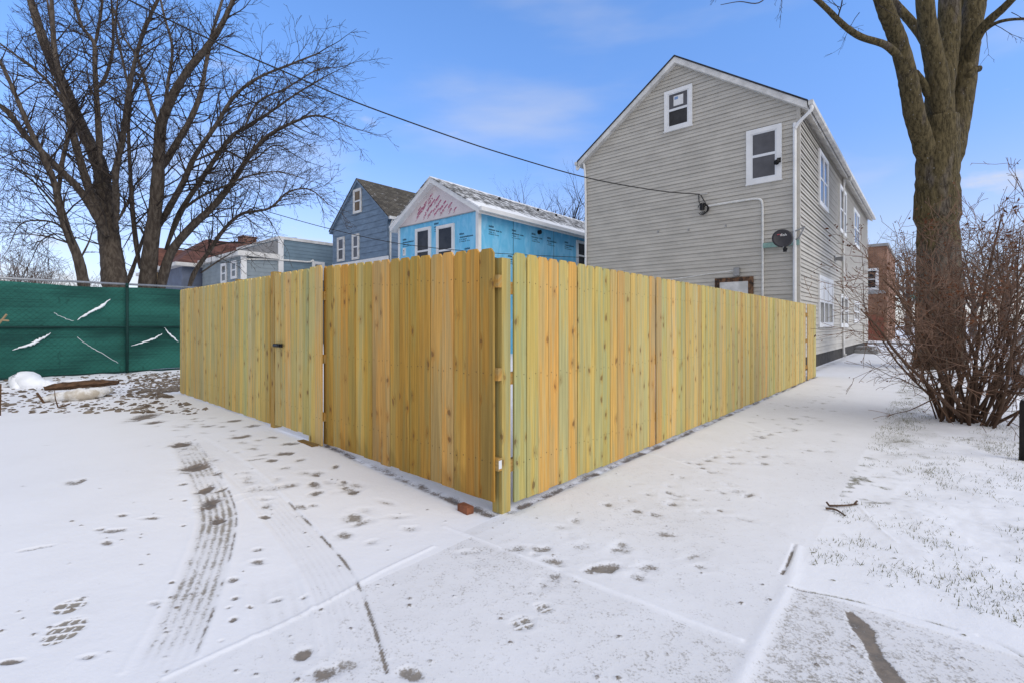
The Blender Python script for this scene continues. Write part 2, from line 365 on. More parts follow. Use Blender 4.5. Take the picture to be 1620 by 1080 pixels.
def single(name, mb, mat, label, cat, org=(0, 0, 0), group=None, grid=True, smooth=False, kind=None):
    org = np.array(org, float)
    o = bpy.data.objects.new(name, mkmesh(name, mb, MAT[mat] if isinstance(mat, str) else mat, org, smooth)); COL.objects.link(o)
    place(o, org, grid); ORG[o] = org; props(o, label, cat, group, kind); return o

# ------------------------------------------------------------------ ground: one dense sheet split into paving, sidewalk, lawn, road, open ground
def vnoise(x, y, seed=0):
    xi = np.floor(x).astype(np.int64); yi = np.floor(y).astype(np.int64); fx = x-xi; fy = y-yi
    fx = fx*fx*(3-2*fx); fy = fy*fy*(3-2*fy)
    def h(i, j):
        n = (i*374761393 + j*668265263 + seed*974634777) & 0x7fffffff
        n = ((n ^ (n >> 13))*1274126177) & 0x7fffffff
        return ((n ^ (n >> 16)) & 0xffff)/65535.
    return (h(xi, yi)*(1-fx)+h(xi+1, yi)*fx)*(1-fy)+(h(xi, yi+1)*(1-fx)+h(xi+1, yi+1)*fx)*fy
def fbm(x, y, seed=0, o=4):
    t = 0; a = .5; n = 0
    for i in range(o): t = t+a*vnoise(x*2**i, y*2**i, seed+i); n += a; a *= .5
    return t/n
def spaced(a, b, d0, g, dmax=1e9):
    out = [a]; d = d0
    while out[-1] < b: out.append(out[-1]+d); d = min(d*g, dmax)
    return out
xs = np.array(sorted([-x for x in spaced(3.0, 700, .009, 1.025)][0:]) + list(np.arange(-2.991, 2.999, .009)) + spaced(3.0, 700, .009, 1.025))
xs = np.unique(np.round(xs, 5))
ys = np.array([-40, -20, -10, -5, -2, 0, .8, 1.3] + spaced(1.5, 3.3, .0068, 1.0) + spaced(3.31, 900, .0075, 1.014))
ys = np.unique(np.round(ys, 5))
NX, NY = len(xs), len(ys)
GX, GY = np.meshgrid(xs, ys); GA = (GX-P0[0])*A[0]+(GY-P0[1])*A[1]; GS = (GX-P0[0])*B[0]+(GY-P0[1])*B[1]
GZ = gz_s(GS); bare = np.zeros_like(GX); soil = np.zeros_like(GX)
# cover of the snow on each slab
n_big = fbm(GX*.9, GY*.9, 3); n_mid = fbm(GX*3.1, GY*3.1, 11); n_fin = fbm(GX*11, GY*11, 21)
alley = (GA < .3) & (GS > -.1); apron = (GA < .30) & (GS <= -1.76); mids = (GA < -.39) & (GS <= -.1) & (GS > -1.76); walk = (GA >= -.39) & (GS <= 0) & (GS > -1.76)
lawn = (GA >= .3) & (GS <= -1.76)
bare += np.where(alley, .06+.24*(n_big-.4), 0) + np.where(mids, .43+.43*(n_big-.5), 0) + np.where(walk, .29+.36*(n_big-.5), 0) + np.where(apron, .45+.5*(n_big-.45), 0)
bare += np.where(lawn, -.1, 0)
far = np.clip((GY-9)/20, 0, 1); bare = bare*(1-far)
road = GS < -3.47; bare = np.where(road & ~(GA < .3), .28+.3*(n_big-.5), bare)
yard = (GA > .2) & (GS > .05) & (GS < 7.6) & (GA < 12.5); bare = np.where(yard, .2+.5*(n_mid-.5), bare); soil = np.where(yard, 1., soil)
soil = np.where(lawn, 1.8, soil)
GZ = GZ + .010*(n_mid-.5)*np.clip(1-np.abs(GS+1)/8, .3, 1) + np.where(lawn, .05*(n_mid-.4)*np.clip((GA-.3)*1.2, 0, 1)*np.clip((-1.76-GS)*2, 0, 1), 0)
# rubble ground in front of the green fence
rub = np.clip((GS-9.2+1.6*(n_big-.5))/1.0, 0, 1)*np.clip((14-GS)/1, 0, 1)*np.clip((GA+9)/3, 0, 1)*np.clip((6-GA), 0, 1)
GZ += rub*(.09*(n_mid-.4)+.05*(n_fin-.5)); bare = np.maximum(bare, rub*(.10+.9*(fbm(GX*19, GY*19, 25)-.5))); soil = np.maximum(soil, rub)
fa = np.clip((GS-14.5)/2, 0, 1)*(GY < 60); bare = np.maximum(bare, fa*(.2+.6*(n_fin-.5))); soil = np.maximum(soil, fa)
# grass and soil showing through the parkway
lw = lawn & (GA > 1.2); bare = np.where(lw, bare + .8*np.clip((n_fin-.55)*5, 0, 1)*np.clip((n_big-.36)*4, 0, 1), bare)
bare = np.where(lw, bare+.55*np.exp(-((GS+2.05)/.33)**2)*np.clip((GA-3.0)/1.5, 0, 1)*np.clip((14-GA)/3, 0, 1)*np.clip((n_mid-.33)*4, 0, 1), bare)
# soil line under the fences
line = np.exp(-((GS+.0)/.055)**2)*(GA > .05)*(GA < 12.3) + np.exp(-((GA+.05)/.06)**2)*(GS > .02)*(GS < 2.5)
bare = np.maximum(bare, line*(.7+1.5*(n_fin-.45))); soil = np.maximum(soil, line); GZ -= .015*np.clip(line, 0, 1)
hw_ = np.exp(-((GS-.32)/.14)**2)*(GA > 12.2)*(GA < 33); bare = np.maximum(bare, hw_*(.55+.8*(n_fin-.5))); soil = np.maximum(soil, hw_)

def win(x0, x1, y0, y1):
    i0, i1 = np.searchsorted(ys, [y0, y1]); j0, j1 = np.searchsorted(xs, [x0, x1]); return slice(i0, i1), slice(j0, j1)
def stamp(px, py, hw, hh, ang=0., st=.8, dirt=0., depth=.006, tread=0., soft=.8, nz=.7):
    x, y = ground(px, py, 0); z = float(gz(x, y)); x, y = ground(px, py, z)
    rx = 1.22*hw/F*y; ry = max(1.22*hh*y*y/(F*(H-z)), .012); r = max(rx, ry)*1.6
    w = win(x-r, x+r, y-r, y+r); X, Y = GX[w]-x, GY[w]-y
    if X.size == 0: return
    c, s = math.cos(ang), math.sin(ang); U = (X*c+Y*s)/rx; V = (-X*s+Y*c)/ry
    d = np.sqrt(U*U+V*V) + nz*(fbm(GX[w]*22, GY[w]*22, 31, 3)-.5)
    m = np.clip((1-d)/soft, 0, 1); m = m*m*(3-2*m)
    if tread: m = m*np.where((np.sin(U*tread*3.1) > -.8) & (np.sin(V*tread*3.1+.6) > -.7), 1, .1)
    bare[w] = np.maximum(bare[w], m*st); soil[w] = np.maximum(soil[w], np.where(m > .2, dirt, 0)); GZ[w] -= depth*m
    GZ[w] += depth*.15*np.exp(-((d-1.12)/.2)**2)
def polydist(w, P):
    X, Y = GX[w], GY[w]; best = np.full(X.shape, 1e9); sgn = np.zeros(X.shape); al = np.zeros(X.shape); L = 0
    for p, q in zip(P[:-1], P[1:]):
        d = q-p; l = np.hypot(*d); t = np.clip(((X-p[0])*d[0]+(Y-p[1])*d[1])/(l*l), 0, 1)
        ex, ey = X-p[0]-t*d[0], Y-p[1]-t*d[1]; dd = np.hypot(ex, ey); k = dd < best
        best = np.where(k, dd, best); sgn = np.where(k, np.sign(d[0]*ey-d[1]*ex), sgn); al = np.where(k, L+t*l, al); L += l
    return best*sgn, al, L
def pxpath(pts, n=8):
    out = []
    for px, py in pts:
        x, y = ground(px, py, 0); x, y = ground(px, py, float(gz(x, y))); out.append((x, y))
    return curvy(out, n)
def track(pts, hw, st, edge=0., grooves=5, dark=0., dpos=1.):
    P = pxpath(pts); w = win(P[:, 0].min()-.5, P[:, 0].max()+.5, P[:, 1].min()-.5, P[:, 1].max()+.5)
    d, al, L = polydist(w, P); ins = np.clip((hw-np.abs(d))/.02, 0, 1)*np.clip(al/.3, 0, 1)*np.clip((L-al)/.3, 0, 1)
    g = .5+.5*np.cos(d/hw*np.pi*grooves); wob = fbm(GX[w]*2.5, GY[w]*2.5, 41)
    lug = .5+.5*np.sin(al/.035*2*np.pi + d*90)
    bare[w] = np.maximum(bare[w], ins*(st*(.45+.55*g*(.1+1.8*fbm(GX[w]*13, GY[w]*13, 43, 3)))*(.55+.9*(wob-.3))*(1+dark*np.exp(-((al-dpos)/.75)**2)) + .10*lug*st))
    GZ[w] -= ins*.004*(.5+.5*g); GZ[w] += .003*np.exp(-((np.abs(d)-hw-.015)/.014)**2)*(al > .1)*(al < L-.1)
    if edge:
        e = np.exp(-((d-edge*hw)/.010)**2)*np.clip((fbm(GX[w]*9, GY[w]*9, 51)-.34)*5, 0, 1)*np.clip(al/.2, 0, 1)*np.clip((L-al)/.2, 0, 1)
        bare[w] = np.maximum(bare[w], e*.95); soil[w] = np.maximum(soil[w], e*.8)
def smear(pts, ws, st, dirt):
    P = pxpath(pts); w = win(P[:, 0].min()-.2, P[:, 0].max()+.2, P[:, 1].min()-.2, P[:, 1].max()+.2)
    d, al, L = polydist(w, P); hwd = np.interp(al/L, np.linspace(0, 1, len(ws)), ws)*(1+.35*(fbm(GX[w]*30, GY[w]*30, 71)-.5)); m = np.clip((hwd-np.abs(d))/.012, 0, 1)
    bare[w] = np.maximum(bare[w], m*st); soil[w] = np.maximum(soil[w], m*dirt); GZ[w] -= .005*m
def ridge(pts, wdt=.014, h=.006, st=-.4):
    P = pxpath(pts, 4); w = win(P[:, 0].min()-.2, P[:, 0].max()+.2, P[:, 1].min()-.2, P[:, 1].max()+.2)
    d, al, L = polydist(w, P); e = np.exp(-(d/wdt)**2)*(al > .01)*(al < L-.01)
    bare[w] += st*e if st < 0 else 0
    if st > 0: bare[w] = np.maximum(bare[w], e*st*np.clip((fbm(GX[w]*8, GY[w]*8, 61)-.29)*4, 0, 1)); soil[w] = np.maximum(soil[w], e*.6)
    GZ[w] += h*e
# joints between slabs (snow stands on them)
ridge([(250,1076),(490,965),(600,905),(690,862)]); ridge([(700,830),(840,885),(1000,946),(1180,1015)])
ridge([(1165,1090),(1210,1000),(1250,920),(1262,860)], .03, .006, -.35); ridge([(300,800),(370,780),(450,760)], .012, .004)
ridge([(920,690),(1010,712),(1120,745)], .02, .004, -.2); ridge([(1050,640),(1150,662),(1240,690)], .03, .004, -.2)
ridge([(1241,926),(1330,944),(1420,966),(1520,995)], .009, -.006, .9); ridge([(1540,1000),(1585,1018),(1625,1040)], .010, -.006, .8)
ridge([(1236,908),(1246,890),(1253,873),(1258,858)], .010, -.012, 1.1)
ridge([(1350,790),(1385,830),(1420,860)], .012, .004, .5); ridge([(400,780),(350,800)], .012, .004, -.3)
# tyre tracks
track([(285,690),(306,725),(330,765),(343,810),(338,850),(315,920),(285,990),(240,1080)], .115, .70, 0.97, 6, .6, 2.3)
track([(300,690),(370,735),(425,790),(472,845),(512,900),(540,960),(563,1060),(566,1085)], .115, .36, 0, 7)
ridge([(456,790),(500,838),(545,888),(571,935),(590,985),(606,1040),(613,1066)], .0095, -.004, 1.15)
track([(430,900),(450,985),(505,1090)], .12, .34, 0., 4)
for a_ in ((230,657,22,8),(243,666,14,4),(287,701,20,6),(307,737,25,10),(346,820,15,7),(333,792,18,12),(325,770,15,9)): stamp(*a_, ang=.1, st=1.12, dirt=.85, depth=.01)
# boot prints: two detailed, several smeared
stamp(111,957,19,11,.3,1.2,.15,.006,2.6,.25,.15); stamp(103,996,23,20,.3,1.2,.15,.006,4.2,.25,.15)
stamp(862,960,15,9,.6,.85,.2,.006,2.6,.5); stamp(828,984,22,11,.5,.95,.2,.006,2.8,.5)
stamp(955,898,38,8,.25,1.15,.4,.008); stamp(985,862,15,9,.5,.7,.2); smear([(1346,968),(1362,988),(1372,1005),(1385,1030),(1403,1058),(1426,1090)], [.030,.055,.036,.036,.047,.052], 1.15, .7)
stamp(650,1066,28,12,-.4,1.05,.3); stamp(480,1033,16,13,.3,1.1,.6); stamp(515,1062,26,16,.3,1.05,.5); stamp(550,1050,30,22,.3,.72,.3); stamp(560,818,19,11,.3,.95,.25); stamp(650,835,18,5,0,.66,.2); stamp(740,873,26,5,.1,.66,.2); stamp(845,876,9,4,0,.6); stamp(885,893,9,4,0,.6)
for p in ((410,888,14,5),(408,868,9,4),(368,917,8,5),(372,945,7,4),(362,960,5,3),(396,960,7,3),(370,979,8,5),(245,953,10,4),(20,1045,22,5),(140,1038,14,6),(436,948,12,4),(480,945,8,4),(350,1013,6,4),(272,920,7,3),(170,855,14,4),(180,835,20,4),(240,815,16,3),(113,762,20,3),(130,758,8,4),(290,762,8,3),(193,810,10,3),(292,787,6,2),(290,828,5,2),(420,815,12,3),(160,832,9,3),(60,862,24,3),(350,770,8,5),(345,745,12,3),
          (500,778,10,6),(497,762,10,4),(545,760,8,3),(560,776,12,5),(530,735,8,4),(450,715,18,4),(460,700,16,3),(430,725,14,3),(380,690,20,3),(400,672,14,3),(370,664,14,3),(430,690,14,2),(330,672,14,3),(500,748,9,3),(1318,806,3,2)):
    stamp(*p, ang=random.uniform(-.4, .6), st=random.uniform(.8, 1.1), dirt=.6, depth=.006)
for i in range(235):                                     # trail of scuffs on the sidewalk and along the left fence
    if i < 140: t = random.random()**1.3; a_ = 1.0+9.5*t; s_ = random.gauss(-.85, .26)
    elif i < 212: a_ = random.uniform(-1.1, -.35); s_ = random.uniform(.3, 6)
    else: a_ = random.uniform(-.6, 1.0); s_ = random.uniform(-1.4, -.3)
    x, y, _ = gw(a_, s_); 
    if y < 1.7: continue
    px = CX+x/y*F; py = HY+(H-float(gz(x, y)))/y*F
    stamp(px, py, random.uniform(.05, .12)*F/y, random.uniform(.04, .08)*F*H/y/y, random.uniform(-.8, .8), random.uniform(.5, .92), .45, .006, 0, 1.0)
for i in range(260):                                     # crumbs of soil and ice
    y = 1.75+6*random.random()**1.7; x = random.uniform(-1.1, 1.0)*y; px = CX+x/y*F; py = HY+H/y*F
    stamp(px, py, random.uniform(.006, .018)*F/y, .3, 0, .9, .7, -.006, 0, .6)
GZ -= np.where(apron, .008*np.clip((-1.76-GS)*8, 0, 1)*np.clip((.32-GA)*30, 0, 1), 0)
idx = np.arange(NX*NY).reshape(NY, NX)
Q = np.stack([idx[:-1, :-1], idx[:-1, 1:], idx[1:, 1:], idx[1:, :-1]], -1).reshape(-1, 4)
ca = GA.ravel()[Q].mean(1); cs = GS.ravel()[Q].mean(1)
cls = np.zeros(len(Q), int)                              # 0 open ground
cls[(ca < .3) & (ca > -14) & (cs > -3.47) & (cs < 9.4)] = 1   # alley paving
cls[(ca >= .3) & (ca < 40) & (cs <= 0.) & (cs > -1.76)] = 2    # sidewalk
cls[(ca >= .3) & (ca < 40) & (cs <= -1.76) & (cs > -3.47)] = 3  # parkway lawn
cls[(cs <= -3.47) & (cs > -11)] = 4                       # road
VV = np.stack([GX.ravel(), GY.ravel(), GZ.ravel()], 1)
for k, nm in enumerate(('ground', 'alley_paving', 'sidewalk', 'lawn', 'road')):
    q = Q[cls == k]; used, inv = np.unique(q, return_inverse=True); q = inv.reshape(-1, 4)
    me = bpy.data.meshes.new(nm); me.vertices.add(len(used)); me.vertices.foreach_set('co', VV[used].astype(np.float32).ravel())
    me.loops.add(q.size); me.loops.foreach_set('vertex_index', q.astype(np.int32).ravel())
    me.polygons.add(len(q)); me.polygons.foreach_set('loop_start', np.arange(0, q.size, 4, dtype=np.int32)); me.polygons.foreach_set('loop_total', np.full(len(q), 4, np.int32))
    me.update(calc_edges=True)
    for an, arr in (('bare', bare), ('soil', soil)):
        at_ = me.attributes.new(an, 'FLOAT', 'POINT'); at_.data.foreach_set('value', arr.ravel()[used].astype(np.float32))
    me.polygons.foreach_set('use_smooth', np.ones(len(q), bool)); me.materials.append(MAT['snowground'])
    o = bpy.data.objects.new(nm, me); COL.objects.link(o); o['kind'] = 'structure'
def gzv(x, y):                                            # height of the finished sheet
    i = int(np.clip(np.searchsorted(ys, y), 1, NY-1)); j = int(np.clip(np.searchsorted(xs, x), 1, NX-1)); return float(GZ[i, j])

# ------------------------------------------------------------------ wooden fence
YEL, PALE, ORG_, GRN, BRN = (.54, .445, .18), (.565, .495, .235), (.565, .385, .16), (.39, .42, .20), (.43, .275, .062)
def tintpick(ws, dark=1.):
    c = random.choices([YEL, PALE, ORG_, GRN, BRN], ws)[0]; mu = np.average(np.array([YEL, PALE, ORG_, GRN, BRN]), axis=0, weights=ws); c = tuple(np.array(c)*.54+mu*.46); j = random.uniform(.9, 1.1)*dark
    return tuple(x*j*random.uniform(.95, 1.05) for x in c)
KB = [0]
def picket(mb, P, u0, u1, o0, o1, z0, z1, tint, ear=.026, wet=None):
    """one dog-eared board; P(u,out,z) -> grid coords"""
    KB[0] += 1; k = KB[0]*1.37; vo = random.uniform(0, 50)
    lz = [z0, z0+.12, z0+.22, z1-ear*1.3]; prof = [(u0, z) for z in lz]+[(u0+ear, z1), (u1-ear, z1)]+[(u1, z) for z in lz[::-1]]
    n = len(prof); tl = random.uniform(-.003, .003)
    v = [P(u+tl*(z-z0), o0, z) for u, z in prof]+[P(u+tl*(z-z0), o1, z) for u, z in prof]
    if wet: tt = [tuple(np.array(tint)*(wet if z < z0+.13 else (wet+1)/2 if z < z0+.2 else 1)) for u, z in prof]*2
    else: tt = [tint]*(2*n)
    uv = [(k+u-u0, z+vo) for u, z in prof]*1+[(k+u-u0+.02, z+vo) for u, z in prof]
    f = [tuple(range(n)), tuple(range(n, 2*n))[::-1]]+[(i, n+i, n+(i+1) % n, (i+1) % n) for i in range(n)]
    mb.add(v, f, tint=tt, uv=uv)
def wbox(mb, P, u0, u1, o0, o1, z0, z1, tint, horiz=False):
    KB[0] += 1; k = KB[0]*1.37; vo = random.uniform(0, 50)
    c = [(u, o, z) for z in (z0, z1) for o in (o0, o1) for u in (u0, u1)]
    uv = [((k+(z-z0)+(o-o0), u+vo) if horiz else (k+(u-u0)+(o-o0), z+vo)) for u, o, z in c]
    mb.add([P(*q) for q in c], [(0,1,3,2),(4,6,7,5),(0,4,5,1),(2,3,7,6),(0,2,6,4),(1,5,7,3)], tint=tint, uv=uv)
def nails(mb, P, u0, u1, o, zs):
    for z in zs:
        for u in (u0+.03, u1-.03):
            u_ = u+random.uniform(-.008, .008); z_ = z+random.uniform(-.02, .02); r = .0038
            mb.add([P(u_-r, o+.001, z_-r), P(u_+r, o+.001, z_-r), P(u_+r, o+.001, z_+r), P(u_-r, o+.001, z_+r)], [(0,1,2,3)], tint=(.06, .05, .04), uv=[(0, 0)]*4)
PR = lambda u, o, z: (u, -o, z)                           # right fence: along a, faces -s
def PL(base): return lambda u, o, z: (base-o, u, z)       # left fence: along s, faces -a
def run(mb, P, u0, u1, zb, zt, ws, out=0., dark=1., wet=None, cols=None):
    u = u0; w = .140; i = 0
    while u < u1-.05:
        ww = min(w+random.uniform(-.003, .003), u1-u); o = out+random.uniform(-.002, .004)
        t = cols[i] if cols and i < len(cols) else tintpick(ws, dark)
        picket(mb, P, u, u+ww-random.uniform(.002, .006), o-.016, o, zb(u)+random.uniform(-.008, .008), zt(u)+random.uniform(-.004, .004), t, wet=wet)
        nails(mb, P, u, u+ww, o, (zb(u)+.28, (zb(u)+zt(u))/2, zt(u)-.22)); u += ww; i += 1
rf = thing('wooden_fence', 'long new pale pine board fence along the sidewalk, running back to the grey house', 'fence', (.1, 0, 0))
edges = [.138, 2.55, 4.95, 7.35, 9.75, 10.93]
for i, (e0, e1) in enumerate(zip(edges[:-1], edges[1:])):
    mb = MB(); ws = (5, 4, 2, 2.2, .8) if i < 2 else (6, 5, 1.6, 1., .4)
    first = [(.42, .42, .19), (.50, .44, .17), (.60, .41, .15), (.60, .39, .14), (.50, .45, .20), (.57, .38, .13), (.47, .42, .18), (.52, .44, .17), (.47, .43, .18), (.44, .42, .18), (.55, .40, .15), (.56, .36, .13)] if i == 0 else None
    run(mb, PR, e0, e1, lambda u: .045-.004*u, lambda u: 1.885-.002*u, ws, 0., 1., None, first)
    part('picket_panel', mb, 'wood', rf)
    for z in (.32, .96, 1.62):
        mb = MB(); wbox(mb, PR, e0-.05 if i == 0 else e0, e1, -.056, -.017, z-.045, z+.045, (.40, .25, .09), True); part('rail', mb, 'wood', rf)
    mb = MB(); wbox(mb, PR, e1-.045, e1+.045, -.148, -.058, 0, 1.86, (.36, .27, .11)); part('post', mb, 'wood', rf)
eg = thing('wooden_fence', 'narrow end panel of pale boards closing the long fence beside the grey house corner', 'fence', (11.7, 0, 0))
mb = MB(); run(mb, PR, 11.2, 12.3, lambda u: -.0, lambda u: 1.87, (6, 5, 1, .6, .3)); part('picket_panel', mb, 'wood', eg)
mb = MB(); wbox(mb, PR, 10.98, 11.07, -.16, -.07, 0, 1.80, (.30, .20, .07)); part('post', mb, 'wood', eg)
for z in (.32, .96, 1.6):
    mb = MB(); wbox(mb, PR, 11.07, 12.28, -.056, -.018, z-.045, z+.045, (.36, .23, .085), True); part('rail', mb, 'wood', eg)
# left run: corner post, darker panel, gate, end panel
lf = thing('wooden_fence', 'darker golden brown board fence panel beside the corner post, facing the camera', 'fence', (0, 1.2, 0))
mb = MB(); wbox(mb, PL(.093), 0, .093, 0, .093, 0, 1.83, (.42, .37, .155)); part('post', mb, 'wood', lf, label='square corner post between the two fence runs')
mb = MB(); run(mb, PL(-.055), .03, 2.47, lambda u: .095+.01*u, lambda u: 1.90+.024*u, (.8, 0, 1.0, 0, 7), 0., 1.08, .72); part('picket_panel', mb, 'wood', lf)
for z in (.36, 1.0, 1.66):
    mb = MB(); wbox(mb, PL(-.0005), .0, 2.42, .0, .037, z-.045, z+.045, (.42, .28, .10), True); r_ = part('rail', mb, 'wood', lf)
    if z < .5:
        mb = MB().add([PL(-.055)(.0, .001, z-.025)]*0 or [(-.035, -.002, z-.03), (-.003, -.002, z-.03), (-.003, -.002, z+.03), (-.035, -.002, z+.03)], [(0,1,2,3)])
        part('lumber_tag', mb, 'paper', r_)
mb = MB(); wbox(mb, PL(.10), 2.38, 2.47, 0, .09, 0, 1.90, (.36, .24, .09)); part('post', mb, 'wood', lf)
gt = thing('wooden_gate', 'closed pale board gate with black latch in the left fence', 'gate', (-.1, 3.0, .12))
mb = MB(); run(mb, PL(-.10), 2.706, 3.58, lambda u: .175, lambda u: 1.955, (5, 4, 1.5, 2.2, .2)); part('board_panel', mb, 'wood', gt)
for z in (.4, 1.0, 1.65):
    mb = MB(); wbox(mb, PL(-.06), 2.74, 3.57, 0, .022, z-.045, z+.045, (.40, .27, .1), True); part('gate_rail', mb, 'wood', gt)
zl = zat(546, -.11, 3.45)
mb = MB(); mb.box(-.135, -.117, 3.30, 3.52, zl-.02, zl+.02); mb.tube([(-.15, 3.47, zl), (-.15, 3.36, zl+.004), (-.14, 3.33, zl)], .012, 6); part('latch', mb, 'latch', gt)
gs = thing('wooden_fence', 'two long boards fixed between the gate and the darker panel', 'fence', (-.1, 2.55, .1))
mb = MB(); run(mb, PL(-.10), 2.42, 2.702, lambda u: .10, lambda u: 1.965, (6, 3, 1, 0, .3)); part('picket_panel', mb, 'wood', gs)
for z in (.4, 1.0, 1.65):
    mb = MB(); wbox(mb, PL(-.058), 2.42, 2.70, 0, .022, z-.045, z+.045, (.40, .27, .1), True); part('rail', mb, 'wood', gs)
le = thing('wooden_fence', 'pale board fence panel left of the gate, ending near the green screen', 'fence', (-.05, 5.6, .14))
mb = MB(); run(mb, PL(-.055), 3.80, 7.5, lambda u: .142+.012*(u-3.9), lambda u: 1.955, (6, 5, 1.4, 1.2, .3)); part('picket_panel', mb, 'wood', le)
for u, zt in ((3.587, 1.985), (5.0, 1.99), (7.38, 1.9)):
    mb = MB(); wbox(mb, PL(-.005 if u < 4 else .09), u, u+.095, 0, .09, .08, zt, (.40, .285, .10)); part('post', mb, 'wood', le)
for z in (.42, 1.05, 1.72):
    mb = MB(); wbox(mb, PL(-.0005), 3.72, 7.48, .0, .037, z-.045, z+.045, (.40, .26, .09), True); part('rail', mb, 'wood', le)
mb = MB(); mb.box(0, .115, 0, .06, 0, .05)
bk = single('brick', mb, 'redbrick', 'single red brick lying under the darker fence panel by the corner post', 'brick', (0, 0, 0), grid=False)
x, y, _ = gw(-.115, .17); bk.location = (x, y, .0); bk.rotation_euler = (0, 0, TH+R(84))
mb = MB(); wbox(mb, PL(-.12), 2.45, 2.78, 0, .07, .085, .125, (.22, .15, .06), True)
single('board_offcut', mb, 'wood', 'snow dusted wood offcut on the ground under the gate', 'board', (-.1, 2.8, .09))

# ------------------------------------------------------------------ green screened chain-link fence
GS0 = 12.2; ga0, ga1 = -9.0, 3.0; zt = 2.24; zb = .22
gf = thing('screened_fence', 'chain link fence covered in green privacy mesh, left of the wooden fence', 'fence', (-2, GS0, .2))
mb = MB(); nx = 90; nz = 14
for j in range(nz+1):
    for i in range(nx+1):
        a = ga0+(ga1-ga0)*i/nx; z = zb+(zt-zb)*j/nz
        if j == 0: z += .05*math.sin(a*1.7)
        if j == nz: z += .02*math.sin(a*2.3)
        mb.v.append((a, GS0+.03*math.sin(a*2.1+z*1.3)*math.sin(math.pi*j/nz)+.012*math.sin(a*9+z*4), z))
for j in range(nz):
    for i in range(nx): o = j*(nx+1)+i; mb.f.append((o, o+1, o+nx+2, o+nx+1))
part('privacy_mesh', mb, 'tarp', gf, smooth=True)
mb = MB(); sp_ = .11; Lz = zt-zb
a = ga0-Lz
while a < ga1:
    for dr in (1, -1):
        p = np.array([(a, GS0-.055, zb if dr > 0 else zt), (a+Lz, GS0-.055, zt if dr > 0 else zb)])
        if p[0][0] > ga0-.01 and p[1][0] < ga1+.01: mb.tube(p, .0022, 3)
    a += sp_
part('chain_link', mb, 'tarpdark', gf)
mb = MB(); mb.tube([(ga0, GS0, zt+.08), (ga1, GS0, zt+.08)], .024, 8); part('top_rail', mb, 'galv', gf, smooth=True)
mb = MB(); mb.tube([(ga0, GS0-.07, zat(517, 1.1, GS0)), (ga1, GS0-.07, zat(517, 1.1, GS0))], .022, 8); part('middle_rail', mb, 'tarpdark', gf, smooth=True)
mb = MB(); mb.tube([(ga0, GS0-.07, zb+.02), (ga1, GS0-.07, zb+.02)], .02, 8); part('bottom_rail', mb, 'tarpdark', gf, smooth=True)
for px in (-190, 200):
    a = solveA(px, GS0); mb = MB(); mb.tube([(a, GS0-.075, .1), (a, GS0-.075, zt+.07)], .03, 8); mb.tube([(a, GS0-.075, zt), (a, GS0-.075, zt+.10)], .034, 8)
    part('post', mb, 'tarpdark', gf, smooth=True)
def crescent(pts, w):
    w *= .8
    P = curvy([(solveA(px, GS0-.1), zat(py, solveA(px, GS0-.1), GS0-.1)) for px, py in pts], 7); mb = MB(); n = len(P)
    path = [(p[0]+random.gauss(0, .006), GS0-.085, p[1]+random.gauss(0, .006)) for p in P]
    rad = [max(.004, w*math.sin(math.pi*min(1, (i+.3)/n))**.8*random.uniform(.6, 1.3)) for i in range(n)]
    mb.tube(path, rad, 6); part('wind_flap_snow', mb, 'snow', gf, smooth=True)
crescent([(122,506),(145,493),(160,485),(175,473)], .045); crescent([(20,553),(45,546),(62,538),(80,527)], .042); crescent([(208,547),(228,541),(245,535),(257,528)], .03)
crescent([(261,518),(268,528),(275,534),(282,541)], .025); crescent([(122,534),(140,546),(160,558),(187,574)], .006); crescent([(85,495),(100,502),(116,508)], .005)

# ------------------------------------------------------------------ houses
def PA(pos): return lambda u, o, z: (pos-o, u, z)         # wall facing -a, u = s
def PS(pos): return lambda u, o, z: (u, pos-o, z)         # wall facing -s, u = a
def pbox(mb, P, u0, u1, o0, o1, z0, z1):
    c = [P(u, o, z) for z in (z0, z1) for o in (o0, o1) for u in (u0, u1)]
    mb.add(c, [(0,1,3,2),(4,6,7,5),(0,4,5,1),(2,3,7,6),(0,2,6,4),(1,5,7,3)])
def lap(mb, P, u0, u1, z0, z1, expo, lip=.016, clip=None, alt=1.):
    z = z0; lip0 = lip; k_ = 0
    while z < z1-.01:
        zt = min(z+expo, z1); k_ += 1; lip = lip0 if k_ % 2 else lip0*alt
        a0, a1 = clip(z) if clip else (u0, u1); b0, b1 = clip(zt) if clip else (u0, u1)
        if a1-a0 > .05:
            if b1 < b0: b0 = b1 = (b0+b1)/2
            zu = zt+.028; mb.add([P(a0, lip, z), P(a1, lip, z), P(b1, lip*.22, zu), P(b0, lip*.22, zu)], [(0,1,2,3)])
        z = zt
